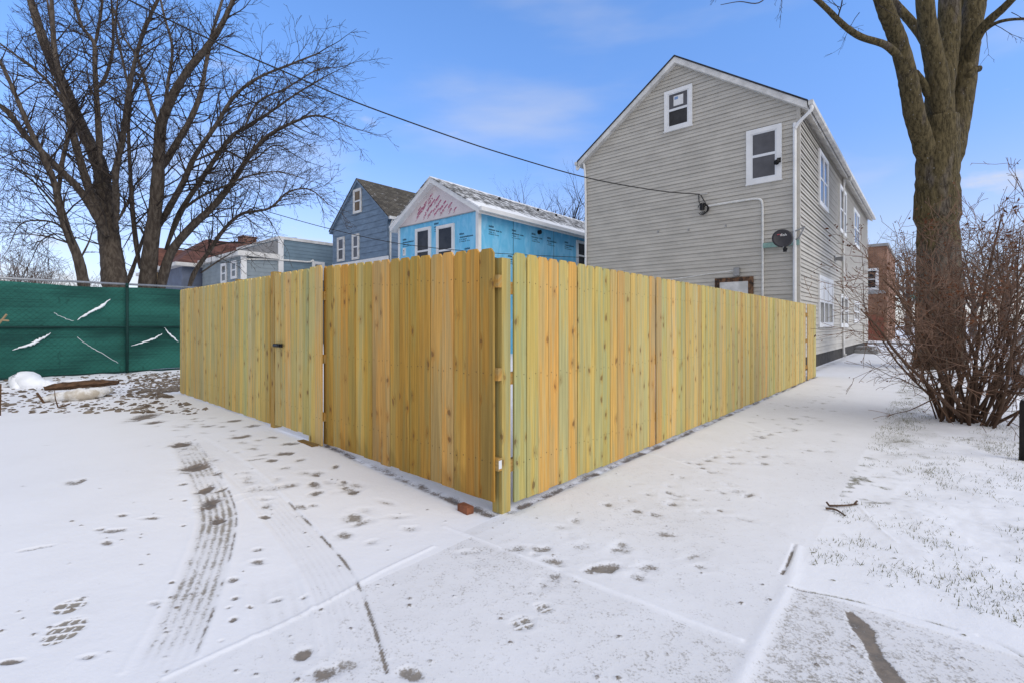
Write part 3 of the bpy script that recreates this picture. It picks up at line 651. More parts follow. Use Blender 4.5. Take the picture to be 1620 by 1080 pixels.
def window(th, P, u0, u1, z0, z1, trim=.10, split=True, mull=0, up='screen', lo='glass', sill=True, tm='white', label=None):
    mb = MB(); t = trim
    pbox(mb, P, u0-t, u0, .0, .080, z0-t*.8, z1+t); pbox(mb, P, u1, u1+t, .0, .080, z0-t*.8, z1+t)
    pbox(mb, P, u0, u1, .0, .078, z1, z1+t); pbox(mb, P, u0, u1, .0, .078, z0-t*.8, z0)
    if sill: pbox(mb, P, u0-t-.02, u1+t+.02, .0, .085, z0-t*.8-.03, z0-t*.8)
    w = part('window', mb, tm, th, label)
    n = mull+1
    for i in range(n):
        a, b = u0+(u1-u0)*i/n+(.04 if i else .0), u0+(u1-u0)*(i+1)/n-(.04 if i < n-1 else 0)
        if i: 
            mb = MB(); pbox(mb, P, a-.08, a, .0, .074, z0, z1); part('mullion', mb, tm, w)
        zm = (z0+z1)/2; f = .045; mb = MB()
        for (q0, q1, o) in ((z0, zm, .068), (zm, z1, .062)):
            pbox(mb, P, a, a+f, .012, o, q0, q1); pbox(mb, P, b-f, b, .012, o, q0, q1); pbox(mb, P, a+f, b-f, .012, o, q0, q0+f); pbox(mb, P, a+f, b-f, .012, o, q1-f*.7, q1)
        part('sash', mb, 'sash', w)
        for (q0, q1, mt, o) in ((z0, zm, lo, .056), (zm, z1, up, .052)):
            mb = MB(); pbox(mb, P, a+f, b-f, .013, o, q0+f, q1-f*.7); part('pane', mb, mt, w)
    return w
def gable_house(th, a0, a1, s0, s1, ze, za, oh_a, oh_s, roof_mat, trim_mat, thick=.2, ridge_snow=None):
    """shell: roof slabs with white fascia; ridge along a; ze/za = height of the outer roof edge / apex (top)"""
    sm = (s0+s1)/2; e0, e1 = s0-oh_s, s1+oh_s; sl = (za-ze)/(sm-e0)
    for nm, mt, off, th_, ins in (('roof', roof_mat, 0, .05, 0.), ('fascia', trim_mat, .052, thick, .025)):
        mb = MB()
        for sg, e in ((1, e0), (-1, e1)):
            ei = e+sg*ins
            zE, zA = ze+sl*ins-off, za-off
            mb.prism([(ei, zE), (sm, zA), (sm, zA-th_), (ei, zE-th_)], 0, a0-oh_a+ins, a1+oh_a-ins)
        part(nm, mb, mt, th)
    return sl
# --- the grey two-storey house
hs0, hs1 = .5, 7.5; ha0 = solveA(1264, hs0); ha1 = ha0+18.9; ze = 7.51; za = 10.12
gh = thing('house', 'grey clapboard two storey house with white trim behind the wooden fence', 'house', (ha0, hs0, 0))
sl = gable_house(gh, ha0, ha1, hs0, hs1, ze, za, .22, .25, 'dark_roof', 'white_dirty', .19)
wt = ze + sl*.25 - .2                                     # wall top at the eaves
mb = MB(); mid = (hs0+hs1)/2
mb.box(ha0+.02, ha1, hs0+.02, hs1, .0, wt); mb.prism([(hs0+.02, wt), (hs1, wt), (mid, za-.26)], 0, ha0+.02, ha1)
lap(mb, PA(ha0), hs0, hs1, .35, za-.3,  .117, .039, lambda z: (hs0, hs1) if z < wt else (hs0+(z-wt)/sl, hs1-(z-wt)/sl), .74)
lap(mb, PS(hs0), ha0, ha1, .42, wt+.02, .117, .046, None, .72)
part('siding_wall', mb, 'grey_siding', gh)
mb = MB(); mb.box(ha0+.01, ha1, hs0+.004, hs1, -.15, .40); part('foundation', mb, 'foundation', gh)
mb = MB(); mb.box(ha0-.035, ha0+.06, hs0-.035, hs0+.06, .35, wt-.02); part('corner_board', mb, 'grey_siding', gh)
mb = MB(); mb.box(ha0-.2, ha1+.2, hs0-.37, hs0-.255, ze-.14, ze-.02); part('gutter', mb, 'white_dirty', gh)
mb = MB(); mb.box(ha0-.2, ha1+.2, hs1+.255, hs1+.37, ze-.14, ze-.02); part('gutter', mb, 'white_dirty', gh)
mb = MB(); mb.tube(curvy([(ha0-.12, hs0-.31, ze-.14), (ha0-.12, hs0-.31, ze-.28), (ha0-.10, hs0-.05, ze-.5), (ha0-.08, hs0+.08, ze-.68), (ha0-.075, hs0+.09, ze-1.0), (ha0-.075, hs0+.09, 1.0), (ha0-.075, hs0+.09, .2)], 6), .047, 8); part('downspout', mb, 'white', gh, smooth=True)
mb = MB(); mb.tube(curvy([(ha0-.12, hs1+.31, ze-.14), (ha0-.12, hs1+.30, ze-.3), (ha0-.07, hs1-.02, ze-.55), (ha0-.07, hs1-.02, 1.), (ha0-.07, hs1-.02, .2)], 6), .042, 8); part('downspout', mb, 'white', gh, smooth=True)
ad = solveA(1331, hs0); mb = MB(); mb.tube(curvy([(ad, hs0-.30, ze-.12), (ad, hs0-.28, ze-.3), (ad, hs0-.07, ze-.5), (ad, hs0-.07, 3.), (ad, hs0-.07, .35), (ad, hs0-.16, .12)], 6), .055, 8); part('downspout', mb, 'white_dirty', gh, smooth=True)
PG = PA(ha0)
def gwin(pl, pr, pt, pb, **k):
    u1, u0 = solveS(pl, ha0), solveS(pr, ha0); return u0, u1, zat(pb, ha0, u0), zat(pt, ha0, u0)
u0, u1, z0, z1 = gwin(1057.5, 1090.5, 141, 195.5); w = window(gh, PG, u0, u1, z0, z1, .115, up='screen', lo='glass', label='small attic window with a paper label on the glass')
um = (u0+u1)/2; zm = (z0+z1)/2
mb = MB(); pbox(mb, PG, um-.17, um+.15, .052, .057, zm+.12, zm+.44); lb = part('window_label', mb, 'paper', w)
mb = MB(); pbox(mb, PG, um+.0, um+.12, .057, .060, zm+.32, zm+.41); part('printed_flag', mb, 'blueprint', lb)
u0, u1, z0, z1 = gwin(1189, 1229.5, 205, 279.5); window(gh, PG, u0, u1, z0, z1, .13, up='screen', lo='screen')
ul = solveS(1233.5, ha0); zl = zat(255, ha0, ul)
wl = thing('security_light', 'small black security lamp fixed to the right edge of the upper window', 'lamp', (ha0-.05, ul, zl))
mb = MB(); pbox(mb, PG, ul-.05, ul+.05, .045, .09, zl-.07, zl+.07); part('back_plate', mb, 'black', wl)
mb = MB(); mb.tube([PG(ul, .09, zl), PG(ul+.03, .16, zl-.04), PG(ul+.03, .24, zl-.10)], [.04, .06, .075], 8); part('lamp_head', mb, 'black', wl, smooth=True)
# back door (only its head shows over the fence)
u1, u0 = solveS(1132, ha0), solveS(1192.5, ha0); zt_ = zat(437.5, ha0, u0)
mb = MB(); pbox(mb, PG, u0, u0+.14, 0, .07, .4, zt_); pbox(mb, PG, u1-.14, u1, 0, .07, .4, zt_); pbox(mb, PG, u0+.14, u1-.14, 0, .067, zt_-.13, zt_)
dr = part('door_frame', mb, 'rust_frame', gh, label='stripped dark wooden door frame with rusty head')
mb = MB(); pbox(mb, PG, u0+.14, u1-.14, .0, .056, .42, zt_-.13); part('door_leaf', mb, 'white_dirty', dr)
# conduit and boxes
def G(px, py, o=.05): s = solveS(px, ha0); return PG(s, o, zat(py, ha0, s))
mb = MB(); mb.tube(curvy([G(1119, 327.5), G(1150, 322), G(1180, 317.5), G(1196, 315.5), G(1204, 317), G(1207, 324), G(1207.5, 350), G(1207.5, 420), G(1207.5, 480)], 6), .032, 8); part('conduit', mb, 'conduit', gh, smooth=True)
mb = MB(); a_ = G(1167, 424); b_ = G(1167, 437); pbox(mb, PG, a_[1]-.08, a_[1]+.08, .02, .14, b_[2], a_[2]); part('junction_box', mb, 'grey_metal', gh)
mb = MB(); mb.tube([G(1060, 443, .03), G(1120, 434, .03), G(1162, 428.5, .03)], .016, 6); part('cable_pipe', mb, 'conduit', gh)
mb = MB(); a_ = G(1210, 331); 
for px, py in ((1042, 367), (1090, 364), (1149, 358)):
    mb = MB(); q = G(px, py, .022); pbox(mb, PG, q[1]-.025, q[1]+.025, .02, .05, q[2]-.03, q[2]+.03); part('wall_hook', mb, 'grey_metal', gh)
# side windows
PW = PS(hs0)
def swin(pl, pr, pt, pb): a, b = solveA(pl, hs0), solveA(pr, hs0); return a, b, zat(pb, a, hs0), zat(pt, a, hs0)
for (pl, pr, pt, pb, ml) in ((1294, 1306, 243, 319, 1), (1326.5, 1335.5, 297, 362, 0), (1349, 1357, 333, 384, 1), (1293.5, 1314, 441, 512, 2), (1328, 1338.5, 470, 513, 0), (1349, 1357, 480, 506, 1)):
    a, b, z0, z1 = swin(pl, pr, pt, pb); window(gh, PW, a, b, z0, z1, .12, mull=ml, up='sash' if ml == 2 else 'glass', lo='glass')
al_ = solveA(1319, hs0); zl = zat(410, al_, hs0)
mb = MB(); pbox(mb, PW, al_-.12, al_+.12, .01, .06, zl-.1, zl+.12); mb.tube([PW(al_, .06, zl), PW(al_, .3, zl-.02)], [.06, .09], 8)
single('wall_lamp', mb, 'grey_metal', 'grey flood lamp on the side wall of the grey house by the downspout', 'lamp', (al_, hs0, zl))
av = solveA(1364, hs0); zv = zat(545, av, hs0)
mb = MB(); pbox(mb, PW, av, av+.7, .01, .09, .5, 1.35); part('meter_box', mb, 'grey_siding', gh)
as_ = solveA(1374, hs0-.5); mb = MB(); mb.box(as_-.6, as_+1.4, hs0-.9, hs0, -.02, .16); mb.box(as_-.2, as_+1.4, hs0-.65, hs0, .16, .30)
single('stone_step', mb, 'grey_parapet', 'low stone steps at the far end of the grey house side wall', 'steps', (as_, hs0-.4, 0))
# dish
sc_ = solveS(1238, ha0-.55); dc = np.array([ha0-.55, sc_, zat(377, ha0-.55, sc_)])
ds = thing('satellite_dish', 'charcoal satellite dish on a mint bracket at the corner of the grey house', 'satellite dish', tuple(dc))
nrm = np.array([-.86, -.30, .36]); nrm /= np.linalg.norm(nrm); ux = np.cross((0, 0, 1), nrm); ux /= np.linalg.norm(ux); uy = np.cross(nrm, ux)
mb = MB(); rr = .262; nr, na = 5, 28
def dp(r, t, d=0.): return tuple(dc + ux*math.cos(t)*r*1.0 + uy*math.sin(t)*r*1.08 + nrm*(.55*r*r*1.2 - .05 + d))
vs = [dp(0, 0)]+[dp(rr*i/nr, 2*math.pi*j/na) for i in range(1, nr+1) for j in range(na)]; vb = [dp(0, 0, -.012)]+[dp(rr*i/nr, 2*math.pi*j/na, -.012) for i in range(1, nr+1) for j in range(na)]
fs = [(0, 1+j, 1+(j+1) % na) for j in range(na)]+[(1+(i-1)*na+j, 1+i*na+j, 1+i*na+(j+1) % na, 1+(i-1)*na+(j+1) % na) for i in range(1, nr) for j in range(na)]
o_ = len(vs); fb = [tuple(o_+q for q in f[::-1]) for f in fs]; rim = [(1+(nr-1)*na+j, o_+1+(nr-1)*na+j, o_+1+(nr-1)*na+(j+1) % na, 1+(nr-1)*na+(j+1) % na) for j in range(na)]
mb.add(vs+vb, fs+fb+rim); dob = part('reflector', mb, 'dish', ds, smooth=True)
def dpt(x, y, d=.012): r = math.hypot(x, y); return tuple(dc+ux*x+uy*y+nrm*(.66*r*r-.05+d))
def dquad(mb, x0, x1, y0, y1, sk=0.): mb.add([dpt(x0, y0), dpt(x1, y0), dpt(x1+sk, y1), dpt(x0+sk, y1)], [(0,1,2,3)])
SGN = 1 if ux[1] < 0 else -1                               # +x of the print runs to the viewer's right
mb = MB()
for i in range(9):                                         # red swoosh
    t0, t1 = 2.6-.35*i, 2.6-.35*(i+1); c_ = (-.06, .09)
    p = [dpt(SGN*(c_[0]+r_*math.cos(t)), c_[1]+r_*.75*math.sin(t)) for t, r_ in ((t0, .085-.004*i), (t1, .085-.004*(i+1)), (t1, .052), (t0, .052))]
    mb.add(p, [(0,1,2,3)])
part('red_emblem', mb, 'dish_red', dob)
mb = MB(); st = .010
def bar(x0, x1, y0, y1): dquad(mb, SGN*x0, SGN*x1, y0, y1)
x = -.05                                                   # d i s h in block strokes
for ch in 'dish':
    for (q0, q1, r0, r1) in {'d': ((0,.03,0,.01),(0,.01,0,.04),(.03,.04,0,.075),(0,.03,.035,.045)), 'i': ((0,.01,0,.045),(0,.01,.057,.068)), 's': ((0,.035,0,.01),(.025,.035,.01,.02),(0,.035,.018,.028),(0,.01,.028,.04),(0,.035,.036,.046)), 'h': ((0,.01,0,.075),(.01,.035,.035,.045),(.028,.038,0,.04))}[ch]:
        bar(x+q0, x+q1, .085+r0, .085+r1)
    x += {'d': .052, 'i': .022, 's': .047, 'h': .05}[ch]
part('white_lettering', mb, 'dish_white', dob)
mb = MB(); bt = dc-uy*.30-nrm*.0; lnb = dc-uy*.52+nrm*.30
sdl = solveS(1240, ha0); 
mb.tube([tuple(dc-uy*.30+nrm*.03), tuple(dc-uy*.40+nrm*.12), tuple(lnb)], .016, 6); part('feed_arm', mb, 'grey_metal', ds)
mb = MB(); mb.tube([tuple(lnb-nrm*.06-uy*.04), tuple(lnb+nrm*.02+uy*.05)], [.05, .035], 8); mb.tube([tuple(lnb+ux*.05), tuple(lnb-ux*.05)], .03, 6); part('feed_horn', mb, 'black', ds)
mb = MB(); mb.tube([tuple(dc-nrm*.06), tuple(dc-nrm*.22), (ha0-.08, dc[1]-.1, dc[2]-.12)], .03, 8); part('mast', mb, 'grey_metal', ds)
s_a, s_b = solveS(1208, ha0), hs0-.25; zc = zat(386, ha0, sc_)
mb = MB(); mb.box(ha0-.09, ha0-.045, hs0-.02, s_a, zc-.07, zc+.07); part('bracket_board', mb, 'mint', ds)
mb = MB(); mb.tube([(ha0-.06, hs0+.45, zc-.08), (ha0-.10, hs0-.02, zc+.12), (ha0-.12, hs0-.16, zc+.42)], .022, 6); mb.tube([(ha0-.08, hs0+.3, zc+.24), (ha0-.12, hs0-.16, zc+.40)], .02, 6); part('support_strut', mb, 'grey_metal', ds)

# --- house in blue wrap
ws0 = 10.5; wa0 = solveA(757, ws0); ws1 = solveS(632, wa0); wa1 = wa0+17
wze = zat(327, wa0-.3, ws0-.3); sm = (ws0+ws1)/2
wza = zat(279, wa0-.3, sm)
wh = thing('house', 'one storey house sheathed in bright blue wrap with a pink gable, under construction', 'house', (wa0, ws0, 0))
MAT['snow_roof'] = shingle_mat('snowy_shingles', (.10, .095, .085), .47, .70, (wze, wza))
sl2 = gable_house(wh, wa0, wa1, ws0, ws1, wze, wza, .32, .34, 'snow_roof', 'white', .2)
wt2 = wze+sl2*.34-.22
mb = MB(); mb.box(wa0, wa1, ws0, ws1, 0, wt2); part('wrapped_wall', mb, 'blue_wrap', wh)
gb_z = zat(367, wa0, ws1)+.02; gb_z = wt2+.0
mb = MB(); mb.prism([(ws0-.02, wt2-.02), (ws1+.02, wt2-.02), (sm, wza-.26)], 0, wa0-.02, wa0+.3); gbl = part('gable_board', mb, 'pink_board', wh)
mb = MB(); mb.box(wa0-.04, wa0-.021, ws0, ws1, wt2-.05, wt2-.02); part('drip_strip', mb, 'grey_metal', wh)
mb = MB(); mb.box(wa0-.05, wa0+.10, ws0-.05, ws0+.10, .5, wt2-.05); part('corner_board', mb, 'white', wh)
mb = MB(); mb.box(wa0-.04, wa0+.08, ws1-.06, ws1+.05, .5, wt2-.05); part('corner_board', mb, 'white', wh)
mb = MB(); mb.box(wa0-.3, wa1, ws0-.46, ws0-.34, wze-.15, wze-.0); part('gutter', mb, 'white', wh)
PWA = PA(wa0); PWS = PS(ws0)
for pl, pr, pt, pb, ua in ((661, 680, 363, 430, 1), (694.5, 717, 358, 432, 0)):
    b, a = solveS(pl, wa0), solveS(pr, wa0); w = window(wh, PWA, a, b, zat(pb, wa0, a), zat(pt, wa0, a), .10, up='glass', lo='glass', sill=False)
a, b = solveA(913, ws0), solveA(927, ws0)+.3; window(wh, PWS, a, b, zat(425, a, ws0), zat(384, a, ws0), .1, up='glass', lo='glass', sill=False)
mb = MB()
def letters(mb, P, u, z, L, h, o=.004, ang=0., sg=-1, dens=.8):
    t = 0
    while t < L:
        w = random.uniform(.25, .7)*h
        if random.random() < dens:
            c, s = math.cos(ang), math.sin(ang); hh = h*random.uniform(.75, 1.1)
            q = [(t, 0), (t+w, 0), (t+w, hh), (t, hh)]
            mb.add([P(u+sg*(x*c-y*s), o, z+x*s+y*c) for x, y in q], [(0,1,2,3)])
        t += w*random.uniform(1.15, 1.35)
def mark(mb, P, u, z, sg):
    letters(mb, P, u, z+.12, .26, .075, sg=sg, dens=1.); letters(mb, P, u, z, .74, .055, sg=sg, dens=.95); letters(mb, P, u, z-.085, .38, .04, sg=sg); letters(mb, P, u, z-.16, .58, .035, sg=sg)
mb = MB(); k = 0; u = wa0+.55
while u < wa1-1:
    mark(mb, PWS, u, wt2-.65+random.uniform(-.05, .05), 1); mark(mb, PWS, u-.25, wt2-1.75+random.uniform(-.05, .05), 1); mark(mb, PWS, u+.1, wt2-2.9, 1); u += random.uniform(1.05, 1.45)
for us, zz in ((ws1-.25, -.75), (ws1-.25, -1.6), (ws0+1.05, -.95), (ws0+1.1, -2.0), (ws0+.75, -1.55), (sm+.1, -.35), (ws1-.9, -2.1), (sm-.05, -1.6)): mark(mb, PWA, us, wt2+zz, -1)
part('printed_marks', mb, 'blue_ink', wh)
mb = MB(); PGB = PA(wa0-.02)
for row in range(-6, 12):
    z = wt2+.15+row*.17; off = (row % 2)*.22
    u = ws1-.3-off
    while u > ws0+.2:
        zz = z; L = random.choice((.2, .35, .5)); ang = R(36)
        x1, z1_ = u-L*math.cos(ang), zz+L*math.sin(ang)
        lim = lambda uu, q: q < wza-.42-sl2*abs(uu-sm) and q > wt2+.06
        if lim(u, zz) and lim(x1, z1_+.1): letters(mb, PGB, u, zz, L, .07, .003, ang, -1, .85); letters(mb, PGB, u+.05, zz-.08, L*.7, .025, .003, ang, -1, .8)
        u -= L*.8+.12
part('printed_marks', mb, 'pink_ink', gbl)
mb = MB(); u_ = solveS(640, wa0); pbox(mb, PWA, u_-.09, u_+.09, .004, .03, zat(405, wa0, u_), zat(393, wa0, u_)); hn = part('number_plate', mb, 'white', wh)
mb = MB(); zc_ = zat(399, wa0, u_); pbox(mb, PWA, u_-.015, u_+.015, .03, .034, zc_-.09, zc_+.09); pbox(mb, PWA, u_+.015, u_+.04, .03, .034, zc_+.04, zc_+.065); part('numeral', mb, 'black', hn)
for px in (812, 876):
    mb = MB(); a = solveA(px, ws0); pbox(mb, PWS, a-.012, a+.012, .002, .006, 1., wt2); part('wrap_seam', mb, 'blue_ink', wh)
mb = MB(); a = solveA(852, ws0); zc_ = zat(368, a, ws0); mb.tube([PWS(a, .0, zc_), PWS(a, .12, zc_)], .09, 10); part('pipe_vent', mb, 'black', wh)
for px, py in ((790, 303), (851, 336), (880, 345)):
    mb = MB(); 
    s_ = ws0+ (sm-ws0)*.72; a = solveA(px, s_); z_ = wze+sl2*(s_-ws0+.34); mb.tube([(a, s_, z_-.05), (a, s_, z_+.10)], .06, 8); part('roof_vent', mb, 'black', wh)

# --- old blue house
os0 = 17.5; oa0 = solveA(614, os0); os1 = solveS(527, oa0); oa1 = oa0+13; sm = (os0+os1)/2
oze = zat(342, oa0-.15, os0-.2); oza = zat(282, oa0-.15, sm)
oh = thing('house', 'weathered dark blue gabled house with boarded attic window and brown roof', 'house', (oa0, os0, 0))
sl3 = gable_house(oh, oa0, oa1, os0, os1, oze, oza, .15, .22, 'old_roof', 'old_blue', .14)
wt3 = oze+sl3*.22-.15; mb = MB(); mb.box(oa0+.02, oa1, os0+.02, os1, 0, wt3); mb.prism([(os0+.02, wt3), (os1, wt3), (sm, oza-.2)], 0, oa0+.02, oa1)
lap(mb, PA(oa0), os0, os1, 2.0, oza-.24, .30, .03, lambda z: (os0, os1) if z < wt3 else (os0+(z-wt3)/sl3, os1-(z-wt3)/sl3)); lap(mb, PS(os0), oa0, oa1, 2.0, wt3, .30, .03)
part('siding_wall', mb, 'old_blue', oh)
POA = PA(oa0)
for pl, pr, pt, pb, u_, l_, lab in ((562, 571.5, 301, 334, 'boarded', 'boarded', 'boarded attic window'), (536.5, 544.5, 378, 411, 'pale_pane', 'pale_pane', None), (560, 567.5, 373, 408, 'pale_pane', 'pale_pane', None)):
    if u_ == 'pale_pane': u_ = l_ = 'screen'
    b, a = solveS(pl, oa0), solveS(pr, oa0); window(oh, POA, a, b, zat(pb, oa0, a), zat(pt, oa0, a), .10, up=u_, lo=l_, sill=False, tm='white_dirty', label=lab)
zq = zat(405, oa0, os0); mb = MB(); pbox(mb, POA, os0-.05, os1, .0, .06, zq-.45, zq); part('white_band', mb, 'white', oh)
mb = MB(); mb.box(oa0-.12, oa0-.0, os0-.33, os0-.22, oze-.14, oze); mb.box(oa0, oa1, os0-.33, os0-.22, oze-.14, oze); part('gutter', mb, 'white_dirty', oh)
mb = MB(); mb.tube([(oa0+.1, os0-.25, oze-.1), (oa0+.1, os0-.05, oze-.5), (oa0+.1, os0-.05, 1.)], .05, 6); part('downspout', mb, 'white_dirty', oh)

# --- flat-roofed blue blocks further left
bs0 = 25.; ba0 = solveA(382, bs0); ba1 = solveA(441, bs0); ba2 = ba1+9; bw = 6.2
zl_ = zat(405, ba0, bs0); zh_ = zat(378.5, ba1, bs0)
bb = thing('flat_roof_building', 'flat roofed pale blue building with white corner boards beyond the gate', 'building', (ba0, bs0, 0))
mb = MB(); mb.box(ba0, ba1-.01, bs0, bs0+bw, 0, zl_); lap(mb, PA(ba0), bs0, bs0+bw, 2, zl_, .22, .02); lap(mb, PS(bs0), ba0, ba1-.05, 2, zl_, .22, .02); part('lower_wall', mb, 'pale_blue', bb)
mb = MB(); mb.box(ba1, ba2, bs0, bs0+bw, 0, zh_); lap(mb, PS(bs0), ba1, ba2, 2, zh_, .2, .02); part('upper_wall', mb, 'flat_blue', bb)
mb = MB(); mb.box(ba1-.02, ba1-.002, bs0+.1, bs0+bw, zl_+.25, zh_-.05); part('parapet_face', mb, 'grey_parapet', bb)
mb = MB(); mb.box(ba0-.25, ba1-.02, bs0-.2, bs0+bw+.1, zl_, zl_+.26); part('fascia', mb, 'white_dirty', bb)
mb = MB(); mb.box(ba1-.04, ba2, bs0-.06, bs0+bw, zh_, zh_+.16); part('coping', mb, 'white_dirty', bb)
for a in (ba0-.04, ba1-.04):
    mb = MB(); mb.box(a, a+.28, bs0-.06, bs0+.02, 1, zl_ if a < ba1-1 else zh_); part('corner_board', mb, 'white', bb)
for pl, pr, pt, pb in ((352.5, 358.5, 420, 445), (368.5, 374.5, 416, 438)):
    b, a = solveS(pl, ba0), solveS(pr, ba0); window(bb, PA(ba0), a, b, zat(pb, ba0, a), zat(pt, ba0, a), .12, up='glass', lo='glass', sill=False)
a, b = solveA(497, bs0), solveA(509, bs0); window(bb, PS(bs0), a, b, zat(440, a, bs0), zat(418, a, bs0), .15, up='screen', lo='screen', sill=False)
mb = MB(); mb.tube(curvy([(ba0+.2, bs0-.06, zat(410, ba0, bs0)), (ba1-.3, bs0-.06, zat(412, ba1, bs0)), (ba1+1.6, bs0-.06, zat(415, ba1+1.6, bs0)), (ba1+2.0, bs0-.06, zat(418, ba1+2, bs0)), (ba1+2.05, bs0-.06, 2.5)], 5), .05, 6); part('cable_pipe', mb, 'conduit', bb)
# --- red-roofed house beyond
rs0 = 31.6; ra0 = solveA(288, rs0); rw = 9.; ra1 = ra0+14.; rze = zat(416, ra0, rs0); rza = zat(380, ra0+3, rs0+4.5)
rh = thing('house', 'house with red brown hipped roof and brick chimney behind the left trees', 'house', (ra0, rs0, 0))
mb = MB(); mb.box(ra0, ra1, rs0, rs0+rw, 0, rze); part('wall', mb, 'violet_blue', rh)
mb = MB(); o_ = .35; c = [(ra0-o_, rs0-o_, rze), (ra1+o_, rs0-o_, rze), (ra1+o_, rs0+rw+o_, rze), (ra0-o_, rs0+rw+o_, rze), (ra0+2.6, rs0+rw/2, rza), (ra1-1, rs0+rw/2, rza)]
mb.add(c, [(0,1,5,4), (2,3,4,5), (3,0,4), (1,2,5), (3,2,1,0)]); rr_ = part('roof', mb, 'red_tile', rh)
mb = MB(); mb.box(ra0-.45, ra1+.4, rs0-.45, rs0+rw+.4, rze-.22, rze-.01); part('fascia', mb, 'white_dirty', rh)
ap = np.array([ra0-.3, rs0+rw*.62, rze+.05]); mb = MB(); hw_, hh_, dl = 1.7, 1.45, 2.6
mb.add([(ap[0], ap[1]-hw_, ap[2]), (ap[0], ap[1]+hw_, ap[2]), (ap[0], ap[1], ap[2]+hh_), (ap[0]+dl, ap[1]-hw_, ap[2]), (ap[0]+dl, ap[1]+hw_, ap[2]), (ap[0]+dl, ap[1], ap[2]+hh_)], [(0,2,1),(3,4,5),(0,3,5,2),(1,2,5,4),(0,1,4,3)]); dm = part('dormer', mb, 'red_tile', rh)
mb = MB()
for sg in (1, -1): mb.tube([(ap[0]-.1, ap[1]+sg*(hw_+.1), ap[2]-.05), (ap[0]-.1, ap[1], ap[2]+hh_+.05)], .09, 4)
part('dormer_trim', mb, 'white', dm)
ch_s = rs0+2.2; ch_a = solveA(391, ch_s); mb = MB(); mb.box(ch_a-.45, ch_a+.45, ch_s-.45, ch_s+.45, rze+.2, zat(377, ch_a, ch_s)); mb.box(ch_a-.5, ch_a+.5, ch_s-.5, ch_s+.5, zat(377, ch_a, ch_s), zat(375.5, ch_a, ch_s)); part('chimney', mb, 'chimney', rh)
mb = MB(); mb.box(ra0-.5, ra0-.1, rs0+rw*.55, rs0+rw*.55+.5, 0, rze-.2); part('porch_post', mb, 'tan', rh)
# --- brick building past the grey house
ka0 = solveA(1403, .5); kb = thing('brick_building', 'tan and red brick building past the far end of the sidewalk', 'building', (ka0, .5, 0)); kzt = zat(389, ka0, .5)
mb = MB(); mb.box(ka0, ka0+12, .5, 8.5, 0, kzt); part('wall', mb, 'brick', kb)
mb = MB(); mb.box(ka0-.1, ka0+12.1, .4, 8.6, kzt, kzt+.22); part('coping', mb, 'grey_parapet', kb)
b, a = solveS(1372, ka0), solveS(1386, ka0); window(kb, PA(ka0), a, b, zat(456, ka0, a), zat(428, ka0, a), .18, up='glass', lo='glass')
mb = MB(); b, a = solveS(1365, ka0), solveS(1398, ka0); pbox(mb, PA(ka0), a, b, 0, .12, .0, zat(498, ka0, a)); part('boarded_door', mb, 'redwood', kb)
mb = MB(); b, a = solveS(1370, ka0), solveS(1402, ka0); zz_ = zat(462, ka0, a); pbox(mb, PA(ka0), a, b, 0, .08, zz_-.15, zz_+.15); part('stone_band', mb, 'grey_parapet', kb)
mb = MB(); mb.box(-1.5, 1.5, -.12, .12, 0, .14)
kx, ky, _ = gw(37.5, -1); 
# ------------------------------------------------------------------ wires
def wire(name, pts, r, label, cat='wire'):
    P = curvy([at(px, py, D) for px, py, D in pts], 8); mb = MB(); mb.tube(P, r, 5); return single(name, mb, 'cable', label, cat, tuple(P[0]), grid=False, smooth=True)
Dh = gw(ha0-.05, solveS(1106, ha0))[1]-.06
sw = wire('service_cable', [(60,-72,8.2),(205,1,8.8),(330,62,9.4),(450,114,10),(560,161,10.7),(700,212,11.6),(800,245,12.4),(930,282,13.6),(1040,302,14.7),(1107,308,Dh)], .016, 'thick black overhead cable running from upper left to the grey house wall', 'cable')
wire('overhead_wire', [(300,296,13.5),(350,313,14),(440,340,14.6),(520,362,15.2),(610,382,15.8),(690,393,16.4),(800,402,16.9),(926,408,17.5)], .011, 'thin wire crossing in front of the blue houses above the fence')
wire('overhead_wire', [(-40,344,34),(120,354,33),(240,361,32),(380,372,31),(470,377,30)], .014, 'faint distant wire behind the left trees near the horizon')
cl_ = thing('cable_coil', 'black coil of cable hanging at the conduit end on the grey wall', 'cable', (ha0-.06, solveS(1113, ha0), zat(330, ha0, solveS(1113, ha0))))
q = np.array(G(1106, 309, .05)); q2 = np.array(G(1113, 328, .06)); mb = MB()
mb.tube([q, (q+q2)/2+np.array([0, .05, -.05]), q2], .012, 5); mb.tube([q+np.array([0, -.06, 0]), q2+np.array([0, -.08, .1]), q2+np.array([0, -.1, 0])], .012, 5)
for i in range(4):
    r_ = .11+.025*i; c0 = q2+np.array([-.02*i, -.10+.03*i, -.08]); mb.tube([c0+np.array([0, r_*math.cos(t)*.8, r_*math.sin(t)]) for t in np.linspace(.3, 5.6, 16)], .012, 5)
part('cable_loop', mb, 'cable', cl_, smooth=True)
mb = MB(); mb.tube([q2+np.array([-.02, .02, -.1]), q2+np.array([-.02, .02, .08])], .07, 7); part('weather_head', mb, 'black', cl_)
mb = MB(); mb.tube([np.array(G(1120, 307, .05)), np.array(G(1104, 309, .06))], .014, 5); part('anchor_bracket', mb, 'white_dirty', cl_)

